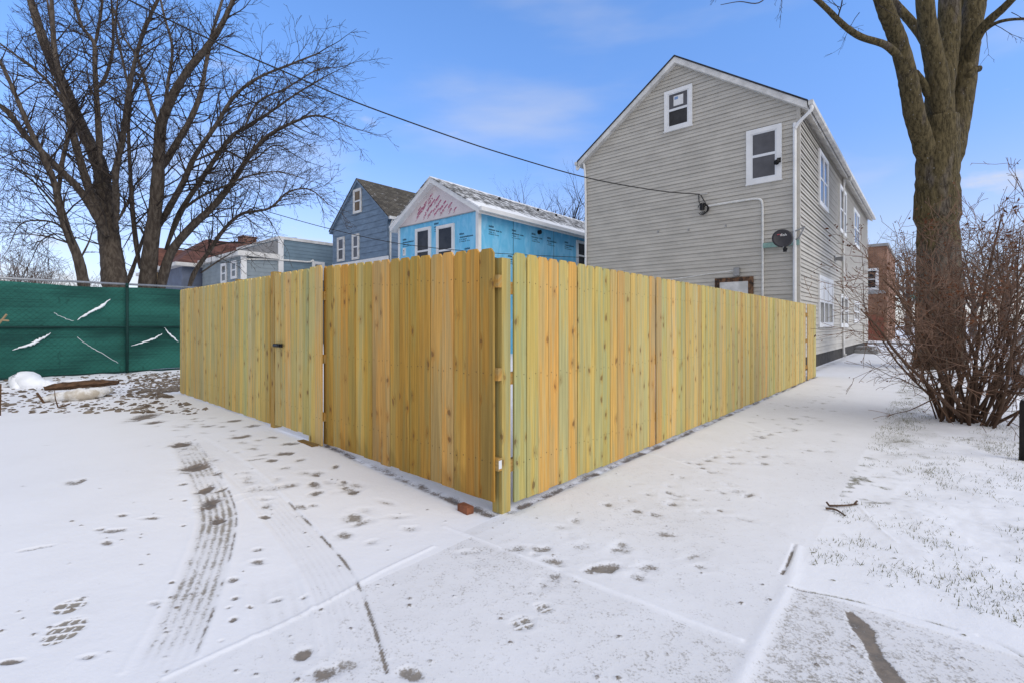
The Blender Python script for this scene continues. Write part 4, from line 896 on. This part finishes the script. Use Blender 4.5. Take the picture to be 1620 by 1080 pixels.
# ------------------------------------------------------------------ trees
def grow(out, p, d, L, r, lvl, maxl, up=.05, wander=.22, spacing=.4, minL=.22, ratio=(.38, .62), spread=(28, 58)):
    n = max(3, min(7, int(L/.22)+2)); seg = L/n; pts = [p]; rd = [r]; d = d/np.linalg.norm(d); dirs = [d]
    for i in range(n):
        d = d + np.array([random.gauss(0, wander), random.gauss(0, wander), random.gauss(0, wander)+up])*.5
        d = d/np.linalg.norm(d); p = p+d*seg; pts.append(p); dirs.append(d); rd.append(max(.0042, r*(1-.8*(i+1)/n)))
    out.append((np.array(pts), np.array(rd)))
    if lvl >= maxl or L < minL: return
    m = max(1, int(L/spacing+random.random()))
    for i in range(m):
        t = random.uniform(.18, 1); k = min(n-1, int(t*n)); fr = t*n-k; q = pts[k]+(pts[k+1]-pts[k])*fr; dd = dirs[k]
        ax = np.cross(dd, [random.gauss(0, 1) for _ in range(3)]); ax /= np.linalg.norm(ax)+1e-9; th = R(random.uniform(*spread))
        nd_ = dd*math.cos(th)+ax*math.sin(th)
        l2 = L*random.uniform(*ratio)*(1-.35*t)
        if l2 > .1: grow(out, q, nd_, l2, max(.0045, rd[k]*.55), lvl+1, maxl, up, wander, spacing*.72, minL, ratio, spread)
def tubes_mb(paths, k):
    mb = MB(); vs, fs = tube_np([p for p, _ in paths], [r for _, r in paths], k, cap=k > 4); mb.v = vs.tolist(); mb.f = fs; return mb
def tree(name, label, limbs, D0, trunk_mat, twig_mat, conv, group=None, side=1.0, up=.05, seed=1, base_z=.2, spacing=.42, per=.42, skip=.22, maxl=3, thin=.75, wobble=.045, sides=10):
    """limbs: (points, width0, width1, depth change[, twig factor]) traced columns/rows; each gets its own distance"""
    random.seed(seed); main = []; twigs = []
    for lb in limbs:
        pts, w0, w1, dD = lb[:4]; tf = lb[4] if len(lb) > 4 else 1.
        n = len(pts); P = []
        for i, q in enumerate(pts):
            px, py = conv(q); t = i/(n-1); P.append(at(px, py, D0+lb[5]*(1-t)+dD*t if len(lb) > 5 else D0+dD*t))
        P = curvy(P, 6); m = len(P); t = np.linspace(0, 1, m); sc = P[:, 1]/F/2/2.348
        wob = 1+wobble*np.array([random.gauss(0, 1) for _ in range(m)])
        rad = (w0+(w1-w0)*t**.85)*sc*wob*(thin if w0 < 60 else 1.)*(np.clip(.45+t/.22, 0, 1) if main else 1.); main.append((P, rad))
        L = np.linalg.norm(np.diff(P, axis=0), axis=1).sum(); cnt = int(L*(1-skip)/per*tf)
        for i in range(cnt):
            tt = skip+(1-skip)*(i+random.random())/max(cnt, 1); k = min(m-2, int(tt*(m-1))); q = P[k]; dd = P[k+1]-P[k]; dd /= np.linalg.norm(dd)
            ax = np.cross(dd, [random.gauss(0, 1) for _ in range(3)]); ax /= np.linalg.norm(ax); th = R(random.uniform(30, 65))
            nd_ = dd*math.cos(th)+ax*math.sin(th); l2 = side*random.uniform(.7, 1.9)*(1.15-.45*tt)
            grow(twigs, q, nd_, l2, min(rad[k]*.5, .008+.012*l2), 1, maxl, up, .24, spacing)
        if tf > 0: grow(twigs, P[-1], P[-1]-P[-2], 1.4*side, rad[-1], 1, maxl, up, .2, spacing)
    b = main[0][0][0]; org = (b[0], b[1], float(base_z))
    t = thing(name, label, 'tree', org, group, grid=False)
    part('trunk', tubes_mb(main, sides), trunk_mat, t, smooth=True)
    part('crown', tubes_mb(twigs, 3), twig_mat, t)
    return t, len(twigs)
cv = lambda q: (q[0]/2.348, q[1]/2.348)
tree('bare_tree', 'leaning bare tree behind the green screen, leftmost of the cluster', [
    ([(325,1150),(310,1050),(290,960),(250,860),(220,760),(205,690),(165,590),(110,480),(60,360),(10,250),(-60,140)], 52, 12, -2, 1, 0),
    ([(218,740),(228,620),(250,520),(265,420),(230,330),(215,230),(190,100),(170,-40)], 22, 8, 1.5), ([(300,960),(330,900),(345,850)], 10, 4, 0, .6),
    ([(245,850),(190,825),(120,820),(70,840),(40,900)], 12, 3, -1.5, 1.6), ([(235,800),(150,700),(60,630),(-20,600)], 12, 4, -2, 1.4), ([(250,880),(200,870),(150,900),(120,960)], 8, 3, -.5, 1.6), ([(175,610),(90,560),(0,590)], 10, 4, -1, 1.3)],
    13.6, 'bark', 'twig', cv, 'bare trees behind the green screen', seed=3, up=-.01, per=.12, spacing=.29)
tree('bare_tree', 'thick bare tree dividing into several upright stems behind the green screen', [
    ([(428,1150),(425,1050),(415,950),(402,860),(395,780),(385,700),(368,610),(300,470),(240,330),(170,175),(120,20),(95,-60)], 86, 20, 1.5, .9, 0),
    ([(392,870),(350,790),(290,700),(220,630),(150,560),(90,500),(40,430),(-30,370)], 42, 20, -2), ([(398,880),(370,800),(330,700),(290,570),(262,460),(240,360),(205,200),(195,80),(190,-40)], 46, 16, 0),
    ([(375,620),(368,500),(360,380),(352,240),(348,160),(300,90),(270,-30)], 30, 12, 2.5), ([(352,175),(372,70),(385,-40)], 16, 10, 2.5, 1, 2.4), ([(365,330),(395,280),(418,190),(420,80),(410,-30)], 18, 9, 3, 1, 2.3),
    ([(432,860),(432,740),(430,640),(455,520),(470,400),(490,280),(520,160),(555,70),(600,-30)], 34, 13, -2.5), ([(478,330),(450,200),(430,100),(440,-30)], 14, 7, -2, 1, -1), ([(300,480),(200,330),(130,260),(50,200),(-30,140)], 20, 7, -1.5), ([(440,820),(480,740),(500,690),(540,640)], 14, 5, 1.5)],
    14.2, 'bark', 'twig', cv, 'bare trees behind the green screen', seed=5, per=.12, spacing=.29)
tree('bare_tree', 'wide bare tree behind the green screen with long limbs arching towards the houses', [
    ([(548,1150),(548,1050),(558,940),(572,820),(585,690),(592,560),(600,460),(640,360),(700,260),(775,170),(830,80),(880,-30)], 62, 14, -2, 1, 0),
    ([(520,1000),(505,900),(492,780),(485,660),(478,520),(480,420),(500,330),(540,260)], 26, 8, -1), ([(590,650),(640,560),(700,460),(745,350),(765,240),(790,120),(835,-30)], 36, 12, 1.5),
    ([(570,880),(625,780),(680,680),(725,580),(800,470),(870,360),(960,290),(1080,240),(1180,200)], 34, 7, -2.5, 1.3), ([(615,930),(670,790),(760,650),(850,520),(900,480),(1000,420),(1100,350),(1200,290)], 30, 6, 1.2, 1.4),
    ([(590,1150),(600,1060),(635,940),(710,845),(790,770),(855,690),(920,590),(990,510),(1080,460),(1180,430),(1290,470)], 52, 5, -.5, 1.5),
    ([(690,1120),(720,1020),(780,930),(835,850),(900,795),(1000,775),(1070,715),(1150,705),(1220,760)], 26, 4, .5, 1.4, .6), ([(745,1015),(820,965),(890,925)], 10, 4, .8, .6, .6), ([(590,470),(560,380),(530,270),(500,200),(455,130),(420,30)], 20, 7, 1.5), ([(668,790),(740,735),(840,690),(940,650),(1040,640),(1130,665)], 15, 4, -1, 1.7),
    ([(610,420),(625,300),(640,180),(610,60),(590,-30)], 18, 8, 2), ([(540,880),(510,840),(470,900)], 12, 4, 1, .8), ([(720,600),(830,560),(930,600),(1020,540),(1100,580)], 13, 4, 2, 1.7), ([(900,490),(960,380),(1060,330),(1180,260),(1260,250)], 12, 4, 0, 1.6), ([(470,1060),(500,980),(530,890)], 22, 14, .6, .2)],
    15.0, 'bark', 'twig', cv, 'bare trees behind the green screen', seed=9, up=.02, per=.12, spacing=.29)
cv2 = lambda q: (1100+q[0]/2.348, q[1]/2.348)
rt, _ = tree('street_tree', 'massive mossy barked street tree on the lawn beside the sidewalk', [
    ([(905,1430),(908,1330),(908,1240),(906,1080),(902,900),(898,760),(897,640),(900,540),(905,440),(908,340),(925,240),(940,140),(945,-30)], 164, 62, .5, 0, 0),
    ([(905,440),(905,500),(900,600),(898,720),(897,900)][::-1], 142, 112, 0, 0, 0), ([(862,640),(848,540),(815,430),(795,320),(775,230),(745,130),(712,50),(680,-40)], 70, 50, -1.2, .0, 0), ([(905,440),(900,300),(882,200),(862,90),(848,-40)], 75, 52, -.6, .0, -.2), ([(935,660),(952,560),(975,440),(995,320),(1005,220),(1020,120),(1035,30),(1050,-40)], 82, 66, .8, .0, .4), ([(930,320),(960,220),(975,110),(985,-40)], 58, 44, 1.4, 0, .6),
    ([(765,215),(740,195),(700,165),(620,140),(570,110),(530,75),(490,35),(440,-10),(380,-50)], 28, 15, -2.5, .25, -1.0), ([(872,190),(845,140),(800,80),(745,20),(715,-20)], 34, 26, .9, .0, .2), ([(1010,260),(1040,150),(1085,85),(1140,35),(1185,-10)], 42, 24, -.8, 0, .5), ([(1060,125),(1110,90),(1160,75),(1235,70)], 15, 9, -1, .6, -.2),
    ([(872,370),(845,310),(815,270)], 26, 24, -.4, 0, -.2), ([(1010,290),(1035,262),(1056,256)], 26, 22, .3, 0, .3), ([(900,1250),(870,1350),(820,1400)], 80, 18, -.6, 0, 0), ([(915,1250),(960,1350),(1000,1400)], 80, 20, -.7, 0, 0)],
    15.0, 'mossbark', 'twig', cv2, seed=12, base_z=-.02, per=.6, thin=1., wobble=.018, sides=18)
# drooping twigs at the top of the frame belong to the same street tree
random.seed(4); tw = []
for (px, py, D, dx) in ((1150, -14, 12.2, -1), (1175, -20, 12.4, -.8), (1232, -30, 12.6, .2), (1238, -20, 12.6, -.3), (1360, 20, 13.4, -.4), (1390, 8, 13.2, .4), (1560, 50, 14.3, .3), (1575, 40, 14.2, .5), (1600, 20, 14.2, .4)):
    grow(tw, at(px, py, D), np.array([dx, random.uniform(-.3, .3), -.5 if dx > -.7 else -.1]), random.uniform(.7, 1.3), .012, 1, 3, -.06, .2, .3)
tw += [(curvy([at(1290, -20, 12.4), at(1230, -16, 12.3), at(1200, 5, 12.2), at(1170, 3, 12.1), at(1140, 8, 12)], 5), np.linspace(.022, .008, 21))]
part('twig', tubes_mb(tw, 3), 'twig', rt)

def scrub(name, label, cat, px, D, h, wid, n, mat, group, seed, base=None, up=.08):
    random.seed(seed); x, y = (px-CX)/F*D, D; z = float(gz(x, y)); out = []
    for i in range(n):
        a = random.uniform(0, 2*math.pi); d = np.array([math.cos(a)*wid*random.uniform(.2, 1), math.sin(a)*wid*random.uniform(.2, 1), 1.])
        grow(out, np.array([x+random.gauss(0, .12*wid), y+random.gauss(0, .12*wid), z]), d, h*random.uniform(.6, 1.05), .012*h/2+.006, 1, 3, up, .2, h*.16, .2)
    t = thing(name, label, cat, (x, y, z), group, grid=False); part('stems', tubes_mb(out, 3), mat, t); return t
for i, (px, D, h, n, lb) in enumerate(((20, 17, 3.3, 26, 'low brown scrub at the left edge above the green screen'), (62, 18, 3.6, 28, 'twiggy brown scrub second from the left above the green screen'), (100, 20, 3.0, 24, 'brown scrub just left of the leaning trunk'), (158, 20, 2.9, 18, 'thin scrub showing between the leaning trunk and the thick tree'), (40, 24, 4.4, 30, 'taller scrub further back at the left edge'))):
    scrub('scrub_bush', lb, 'bush', px, D, h, .5, n, 'scrub', 'scrub behind the green screen', 30+i)
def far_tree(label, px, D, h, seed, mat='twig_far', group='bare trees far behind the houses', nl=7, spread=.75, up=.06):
    random.seed(seed); x, y = (px-CX)/F*D, D; z = 0.; out = []; tr = [(np.array([(x, y, z), (x, y, z+h*.2), (x+.1, y, z+h*.34)]), np.array([h*.03, h*.025, h*.02]))]
    for i in range(nl):
        a = i*2.4+random.random(); d = np.array([math.cos(a)*spread*random.uniform(.5, 1.2), math.sin(a)*spread, 1.2])
        grow(out, np.array([x, y, z+h*random.uniform(.22, .36)]), d, h*random.uniform(.5, .68), h*.014, 1, 4, up, .2, h*.085, .3, (.4, .65), (22, 50))
    t = thing('bare_tree', label, 'tree', (x, y, z), group, grid=False); part('trunk', tubes_mb(tr, 7), mat, t); part('crown', tubes_mb(out, 3), mat, t)
far_tree('bare tree showing above the snowy roof of the blue wrapped house', 878, 46, 14.2, 51, 'twig', nl=26, spread=1.0, up=.03)
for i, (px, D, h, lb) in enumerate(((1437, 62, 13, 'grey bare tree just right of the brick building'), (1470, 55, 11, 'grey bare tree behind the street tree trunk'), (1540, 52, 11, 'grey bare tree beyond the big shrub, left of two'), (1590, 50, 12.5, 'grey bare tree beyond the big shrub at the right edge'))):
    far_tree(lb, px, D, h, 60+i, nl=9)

# ------------------------------------------------------------------ big shrub
random.seed(21); bx, by = ground(1530, 668); out = []; tips = []
for i in range(58):
    a = random.uniform(0, 2*math.pi); lean = random.uniform(.05, .95)
    d = np.array([math.cos(a)*lean*.50+.15, math.sin(a)*lean*.55, 1.]); p = np.array([bx+.06+math.cos(a)*random.uniform(.05, .50), by+math.sin(a)*random.uniform(0, .4), 0.])
    grow(out, p, d, random.uniform(1.7, 3.2)*(1.08-.25*lean), random.uniform(.009, .022), 1, 4, .05, .34, .34, .13, (.32, .58), (25, 62))
for pts in ([(1520,660,6.5),(1470,610,6.3),(1420,560,6.1),(1390,520,6.0),(1362,490,5.9)], [(1530,660,6.5),(1470,560,6.3),(1430,480,6.2),(1395,440,6.1)], [(1540,660,6.6),(1590,590,6.6),(1640,540,6.6)], [(1525,660,6.6),(1500,600,6.9),(1475,520,7.1),(1450,420,7.2)], [(1535,660,6.6),(1545,560,6.5),(1560,450,6.4),(1585,340,6.3)]):
    P = curvy([at(*q) for q in pts], 6); rd = np.linspace(.026, .008, len(P)); out.append((P, rd))
    for k in range(4, len(P)-1):
        for _ in range(2): grow(out, P[k], np.array([random.gauss(0, .8), random.gauss(0, .8), random.gauss(.3, .6)]), random.uniform(.4, 1.0), rd[k]*.5, 2, 4, .03, .22, .3, .16)
thick = [q for q in out if q[1][0] > .0095]; thin = [q for q in out if q[1][0] <= .0095]
sh = thing('shrub', 'large bare many stemmed shrub with dried brown leaves on the lawn', 'shrub', (bx, by, 0), grid=False)
part('stems', tubes_mb(thick, 6), 'shrubbark', sh, smooth=True); part('twigs', tubes_mb([(p, r*.7) for p, r in thin], 3), 'shrubtwig', sh)
mb = MB(); cl = [random.choice(thin)[0][-1] for _ in range(110)]; cl = [c for c in cl if c[2] > 1.2] 
def leaf(mb, c, s):
    u = np.array([random.gauss(0, 1) for _ in range(3)]); u /= np.linalg.norm(u); v = np.cross(u, [random.gauss(0, 1) for _ in range(3)]); v /= np.linalg.norm(v); w = np.cross(u, v)
    mb.add([c-u*s, c-v*s*.45+w*s*.25, c+u*s, c+v*s*.45+w*s*.25], [(0,1,2),(0,2,3)])
for c in cl:
    for _ in range(random.randint(5, 22)): leaf(mb, c+np.array([random.gauss(0, .07) for _ in range(3)]), random.uniform(.018, .035))
for _ in range(700): c = random.choice(thin)[0][-1]; leaf(mb, c+np.array([random.gauss(0, .02) for _ in range(3)]), random.uniform(.012, .028))
part('dry_leaves', mb, 'leaf', sh, kind='stuff')

# ------------------------------------------------------------------ grass tufts through the snow, litter, rubble
random.seed(8); mb = MB(); cnt = 0
for i in range(60000):
    if cnt > 6500: break
    a = .6+12*random.random()**1.2; s = random.uniform(-3.4, -1.78); x, y, _ = gw(a, s)
    if y < 2.0 or abs(x)/y > 1.25: continue
    v = float(fbm(np.array([x*1.5]), np.array([y*1.5]), 77)[0]); e = math.exp(-((s+2.0)/.35)**2) if a > 3.2 else 0
    v2 = float(vnoise(np.array([x*5.]), np.array([y*5.]), 5)[0])
    if v+.20*e+.55*(v2-.5)+.12*random.gauss(0, 1) < (.66 if a > 2.6 else .70): continue
    cnt += 1; z = gzv(x, y)-.005
    for _ in range(2):
        h = random.uniform(.008, .034); an = random.uniform(0, 6.28); ln = random.uniform(.2, 1.3)*h; w = random.uniform(.0015, .003); ox, oy = random.gauss(0, .015), random.gauss(0, .015)
        mb.add([(x+ox-w*math.sin(an), y+oy+w*math.cos(an), z), (x+ox+w*math.sin(an), y+oy-w*math.cos(an), z), (x+ox+ln*math.cos(an), y+oy+ln*math.sin(an), z+h)], [(0,1,2)])
single('grass', mb, 'grass', 'thin winter grass poking through the snow on the lawn', 'grass', (0, 0, 0), grid=False, kind='stuff')
def rock(mb, c, r, flat=.6):
    ph = (1+5**.5)/2; vs = [(-1,ph,0),(1,ph,0),(-1,-ph,0),(1,-ph,0),(0,-1,ph),(0,1,ph),(0,-1,-ph),(0,1,-ph),(ph,0,-1),(ph,0,1),(-ph,0,-1),(-ph,0,1)]
    fs = [(0,11,5),(0,5,1),(0,1,7),(0,7,10),(0,10,11),(1,5,9),(5,11,4),(11,10,2),(10,7,6),(7,1,8),(3,9,4),(3,4,2),(3,2,6),(3,6,8),(3,8,9),(4,9,5),(2,4,11),(6,2,10),(8,6,7),(9,8,1)]
    sx, sy, sz = r*random.uniform(.7, 1.4), r*random.uniform(.7, 1.4), r*flat*random.uniform(.6, 1.2)
    mb.add([(c[0]+v[0]*sx/1.9*random.uniform(.8, 1.2), c[1]+v[1]*sy/1.9*random.uniform(.8, 1.2), c[2]+v[2]*sz/1.9*random.uniform(.8, 1.2)) for v in vs], fs)
mb = MB()
for i in range(2200):
    px = random.uniform(-40, 330); py = random.uniform(588, 648)
    if random.random() < .55: px, py = random.gauss(262, 30), random.uniform(592, 625)
    x, y = ground(px, py, .2)
    s = (x-P0[0])*B[0]+(y-P0[1])*B[1]; a = (x-P0[0])*A[0]+(y-P0[1])*A[1]
    if s > 12.0 or (a > -.25 and s < 7.8): continue
    rock(mb, (x, y, gzv(x, y)), random.choice((.012, .016, .02, .025, .03, .045))*random.uniform(.8, 1.3))
single('rubble', mb, 'stone', 'broken stone and leaf litter on the snow before the green screen', 'rubble', (0, 0, 0), grid=False, kind='stuff')
def lump(pts, rads, k=10, flat=.7, jit=.08):
    P = curvy(pts, 6); n = len(P); t = np.linspace(0, 1, n); rr = np.interp(t, np.linspace(0, 1, len(rads)), rads)*np.array([random.uniform(1-jit, 1+jit) for _ in range(n)])
    mb = MB(); mb.tube(P, rr, k); vs = np.array(mb.v); pz = np.repeat(P[:, 2], k); vs[:, 2] = pz+(vs[:, 2]-pz)*flat; vs += rng.normal(0, .006, vs.shape); mb.v = vs.tolist(); return mb
def gp(px, py, dz=0.): x, y = ground(px, py, .2); return (x, y, gzv(x, y)+dz)
b = gp(40, 612); single('snow_heap', lump([gp(25, 614, -.02), gp(38, 610, .08), gp(55, 612, .04), gp(80, 611, .02), gp(110, 612, -.02)], [.05, .24, .17, .12, .04], 12, .8), 'snow', 'rounded snow heap at the foot of the green screen', 'snow heap', b, grid=False, smooth=True)
b = gp(120, 628); single('snowy_log', lump([gp(62, 631, .0), gp(90, 630, .05), gp(125, 629, .08), gp(150, 626, .08), gp(172, 621, .07)], [.04, .10, .14, .13, .08], 10, .75), 'dirtysnow', 'pale snow crusted log lying in front of the rotten plank', 'log', b, grid=False, smooth=True)
b = gp(130, 612); mb = lump([gp(70, 616, .03), gp(100, 614, .06), gp(150, 611, .07), gp(188, 608, .05)], [.06, .11, .105, .05], 6, .75, .2); rp_ = single('rotten_plank', mb, 'rot', 'long rotten brown plank lying before the green screen', 'plank', b, grid=False)
part('snow_patch', lump([gp(92, 613, .115), gp(115, 612.5, .135), gp(140, 611, .14)], [.02, .07, .03], 8, .45, .2), 'snow', rp_, smooth=True); part('snow_patch', lump([gp(156, 610, .135), gp(170, 609, .13)], [.04, .03], 8, .4, .2), 'snow', rp_, smooth=True)
for pts, lb in (([gp(60, 616, .0), (gp(60, 616)[0]+.09, gp(60, 616)[1]-.1, .50)][::1], None),): pass
q = gp(70, 634); mb = MB(); mb.tube([q, (q[0]-.16, q[1]+.05, q[2]+.15)], .016, 6); single('wood_stake', mb, 'rot', 'short brown stake leaning out of the snow left of the snowy log', 'stake', q, grid=False)
q = gp(92, 640); mb = MB(); mb.tube([q, (q[0]-.07, q[1]+.03, q[2]+.12), (q[0]-.10, q[1]+.05, q[2]+.24)], [.009, .007, .004], 5); mb.tube([q, (q[0]+.16, q[1], q[2]+.05)], .012, 5); single('dead_stem', mb, 'rot', 'thin dark forked stem beside the leaning stake', 'twig', q, grid=False)
q = gp(0, 652); mb = MB(); mb.tube([q, (q[0]+.01, q[1], q[2]+.42)], [.010, .008], 6); single('wood_stake', mb, 'rot', 'upright brown stake at the left edge of the photo', 'stake', q, grid=False)
q = gp(-14, 640); mb = MB(); mb.tube(curvy([q, (q[0]+.02, q[1], q[2]+.7), (q[0]+.06, q[1], q[2]+1.1), (q[0]+.22, q[1], q[2]+1.33)], 5), .014, 5); mb.tube([(q[0]+.14, q[1], q[2]+1.25), (q[0]+.25, q[1], q[2]+1.24)], .012, 5); single('dead_stem', mb, 'tan', 'pale broken weed stalk at the left edge before the green screen', 'twig', q, grid=False)
for i, (a_, b_, c_, lb) in enumerate((((1306, 806), (1322, 809), (1337, 816), 'dark fallen stick lying on the sidewalk snow'), ((1312, 802), (1335, 803), (1356, 799), 'pale fallen stick with a stub beside the dark one'))):
    P = [np.array([*ground(*p), 0]) for p in (a_, b_, c_)]
    for p, dz in zip(P, (.012, .016, .006)): p[2] = gzv(p[0], p[1])+dz
    mb = MB(); mb.tube(curvy(P, 4), np.linspace(.008, .005, 9), 6)
    if i: mb.tube([P[0], P[0]+np.array([-.015, .01, .025])], .007, 5); mb.tube([P[2]+np.array([-.02, 0, 0]), P[2]+np.array([.015, .02, .015])], .007, 5)
    single('fallen_stick', mb, 'shrubbark', lb, 'stick', tuple(P[0]), 'sticks on the sidewalk', grid=False, smooth=True)
# black bollard at the right edge
x, y = ground(1625, 727); bo = thing('bollard', 'weathered black wooden post at the right edge by the shrub', 'post', (x, y, 0), grid=False)
mb = MB(); n = 12; mb.tube([(x, y, -.05), (x, y, .1), (x, y, .56), (x, y, .60)], [.062, .058, .056, .045], n); part('shaft', mb, M('tarred_wood', (.022, .02, .019), .9, .4, 9, .6, 30, (3, 3, .5)), bo, smooth=True)
mb = MB(); mb.tube([(x, y, .60), (x, y, .615)], [.044, .03], n); part('cap', mb, 'grey_metal', bo)
# parked car beyond the shrub
c0, c1, t0, t1 = 12.7, 17.2, -5.75, -3.95
car = thing('parked_car', 'white parked car under snow on the street beyond the shrub', 'car', ((c0+c1)/2, (t0+t1)/2, -.13))
def sect(a, w, zlo, zsh, ztop=None, wt_=None):
    s_ = (t0+t1)/2; h = w/2
    pts = [(-h*.92, zlo), (-h, zlo+.2), (-h, zsh-.08), (-h*.94, zsh)]
    if ztop: pts += [(-wt_/2, ztop-.06), (-wt_/2+.12, ztop)]
    else: pts += [(-h*.7, zsh+.03), (-h*.4, zsh+.04)]
    pts = pts+[(-p, z) for p, z in pts[::-1]]
    return [(a, s_+p, z-.13) for p, z in pts]
secs = [sect(c0, 1.5, .35, .62), sect(c0+.15, 1.72, .25, .80), sect(c0+1.1, 1.78, .22, .92), sect(c0+1.25, 1.78, .22, .95), sect(c0+1.95, 1.8, .22, .97, 1.44, 1.3), sect(c0+3.2, 1.8, .22, .98, 1.46, 1.32), sect(c0+3.95, 1.78, .22, 1.0), sect(c0+4.4, 1.7, .26, .96), sect(c1, 1.52, .36, .80)]
mb = MB(); n = len(secs[0])
for s_ in secs: mb.v += s_
for i in range(len(secs)-1):
    for j in range(n): mb.f.append((i*n+j, i*n+(j+1) % n, (i+1)*n+(j+1) % n, (i+1)*n+j))
mb.f.append(tuple(range(n))[::-1]); mb.f.append(tuple((len(secs)-1)*n+j for j in range(n))); part('body', mb, 'carpaint', car, smooth=False)
for sd_ in (1, -1):
    for ca_ in (c0+.85, c0+3.55):
        sc0 = (t0+t1)/2+sd_*.80; mb = MB(); mb.tube([(ca_, sc0-.11, .19), (ca_, sc0+.11, .19)], .32, 18); ty = part('wheel', mb, 'tyre', car); mb = MB(); mb.tube([(ca_, sc0-.115, .19), (ca_, sc0+.115, .19)], .19, 14); part('rim', mb, 'grey_metal', ty)
    s_ = (t0+t1)/2; mb = MB(); yb, yt = s_+sd_*.865, s_+sd_*.70
    mb.add([(c0+1.65, yb, .87), (c0+3.55, yb, .88), (c0+3.15, yt, 1.24), (c0+2.0, yt, 1.23)], [(0,1,2,3)]); part('side_window', mb, 'glass', car)
    mb = MB(); mb.box(c1-.09, c1+.01, s_+sd_*.6-.12, s_+sd_*.6+.12, .50, .62); part('tail_light', mb, 'dish_red', car)
mb = MB(); mb.add([(c0+4.0, s_-.72, .90), (c0+4.0, s_+.72, .90), (c0+3.28, s_+.60, 1.29), (c0+3.28, s_-.60, 1.29)], [(0,1,2,3)]); part('rear_window', mb, 'glass', car)
mb = MB(); mb.box(c1-.05, c1+.05, s_-.75, s_+.75, .2, .38); part('bumper', mb, 'black', car)
sn = lump([(c0+1.9, s_, 1.32), (c0+2.6, s_, 1.35), (c0+3.2, s_, 1.33)], [.5, .62, .5], 14, .14, .05); part('snow_layer', sn, 'snow', car, smooth=True)
# small teal street sign far off
sx = (1449-CX)/F*42; sg_ = thing('street_sign', 'small teal street sign seen past the brick building', 'sign', (sx, 42, 0), grid=False); zs = H+(HY-470)/F*42
mb = MB(); mb.tube([(sx, 42, 0), (sx, 42, zs+.2)], .04, 6); part('pole', mb, 'grey_metal', sg_); mb = MB(); mb.box(sx-.55, sx+.55, 41.93, 41.96, zs-.12, zs+.12); part('sign_blade', mb, 'teal', sg_)
# kerb across the far side street
mb = MB(); mb.box(40.0, 40.3, -3.4, 3.5, -.05, .12); o = single('kerb', mb, 'grey_parapet', None, None, (40, 0, 0)); o['kind'] = 'structure'
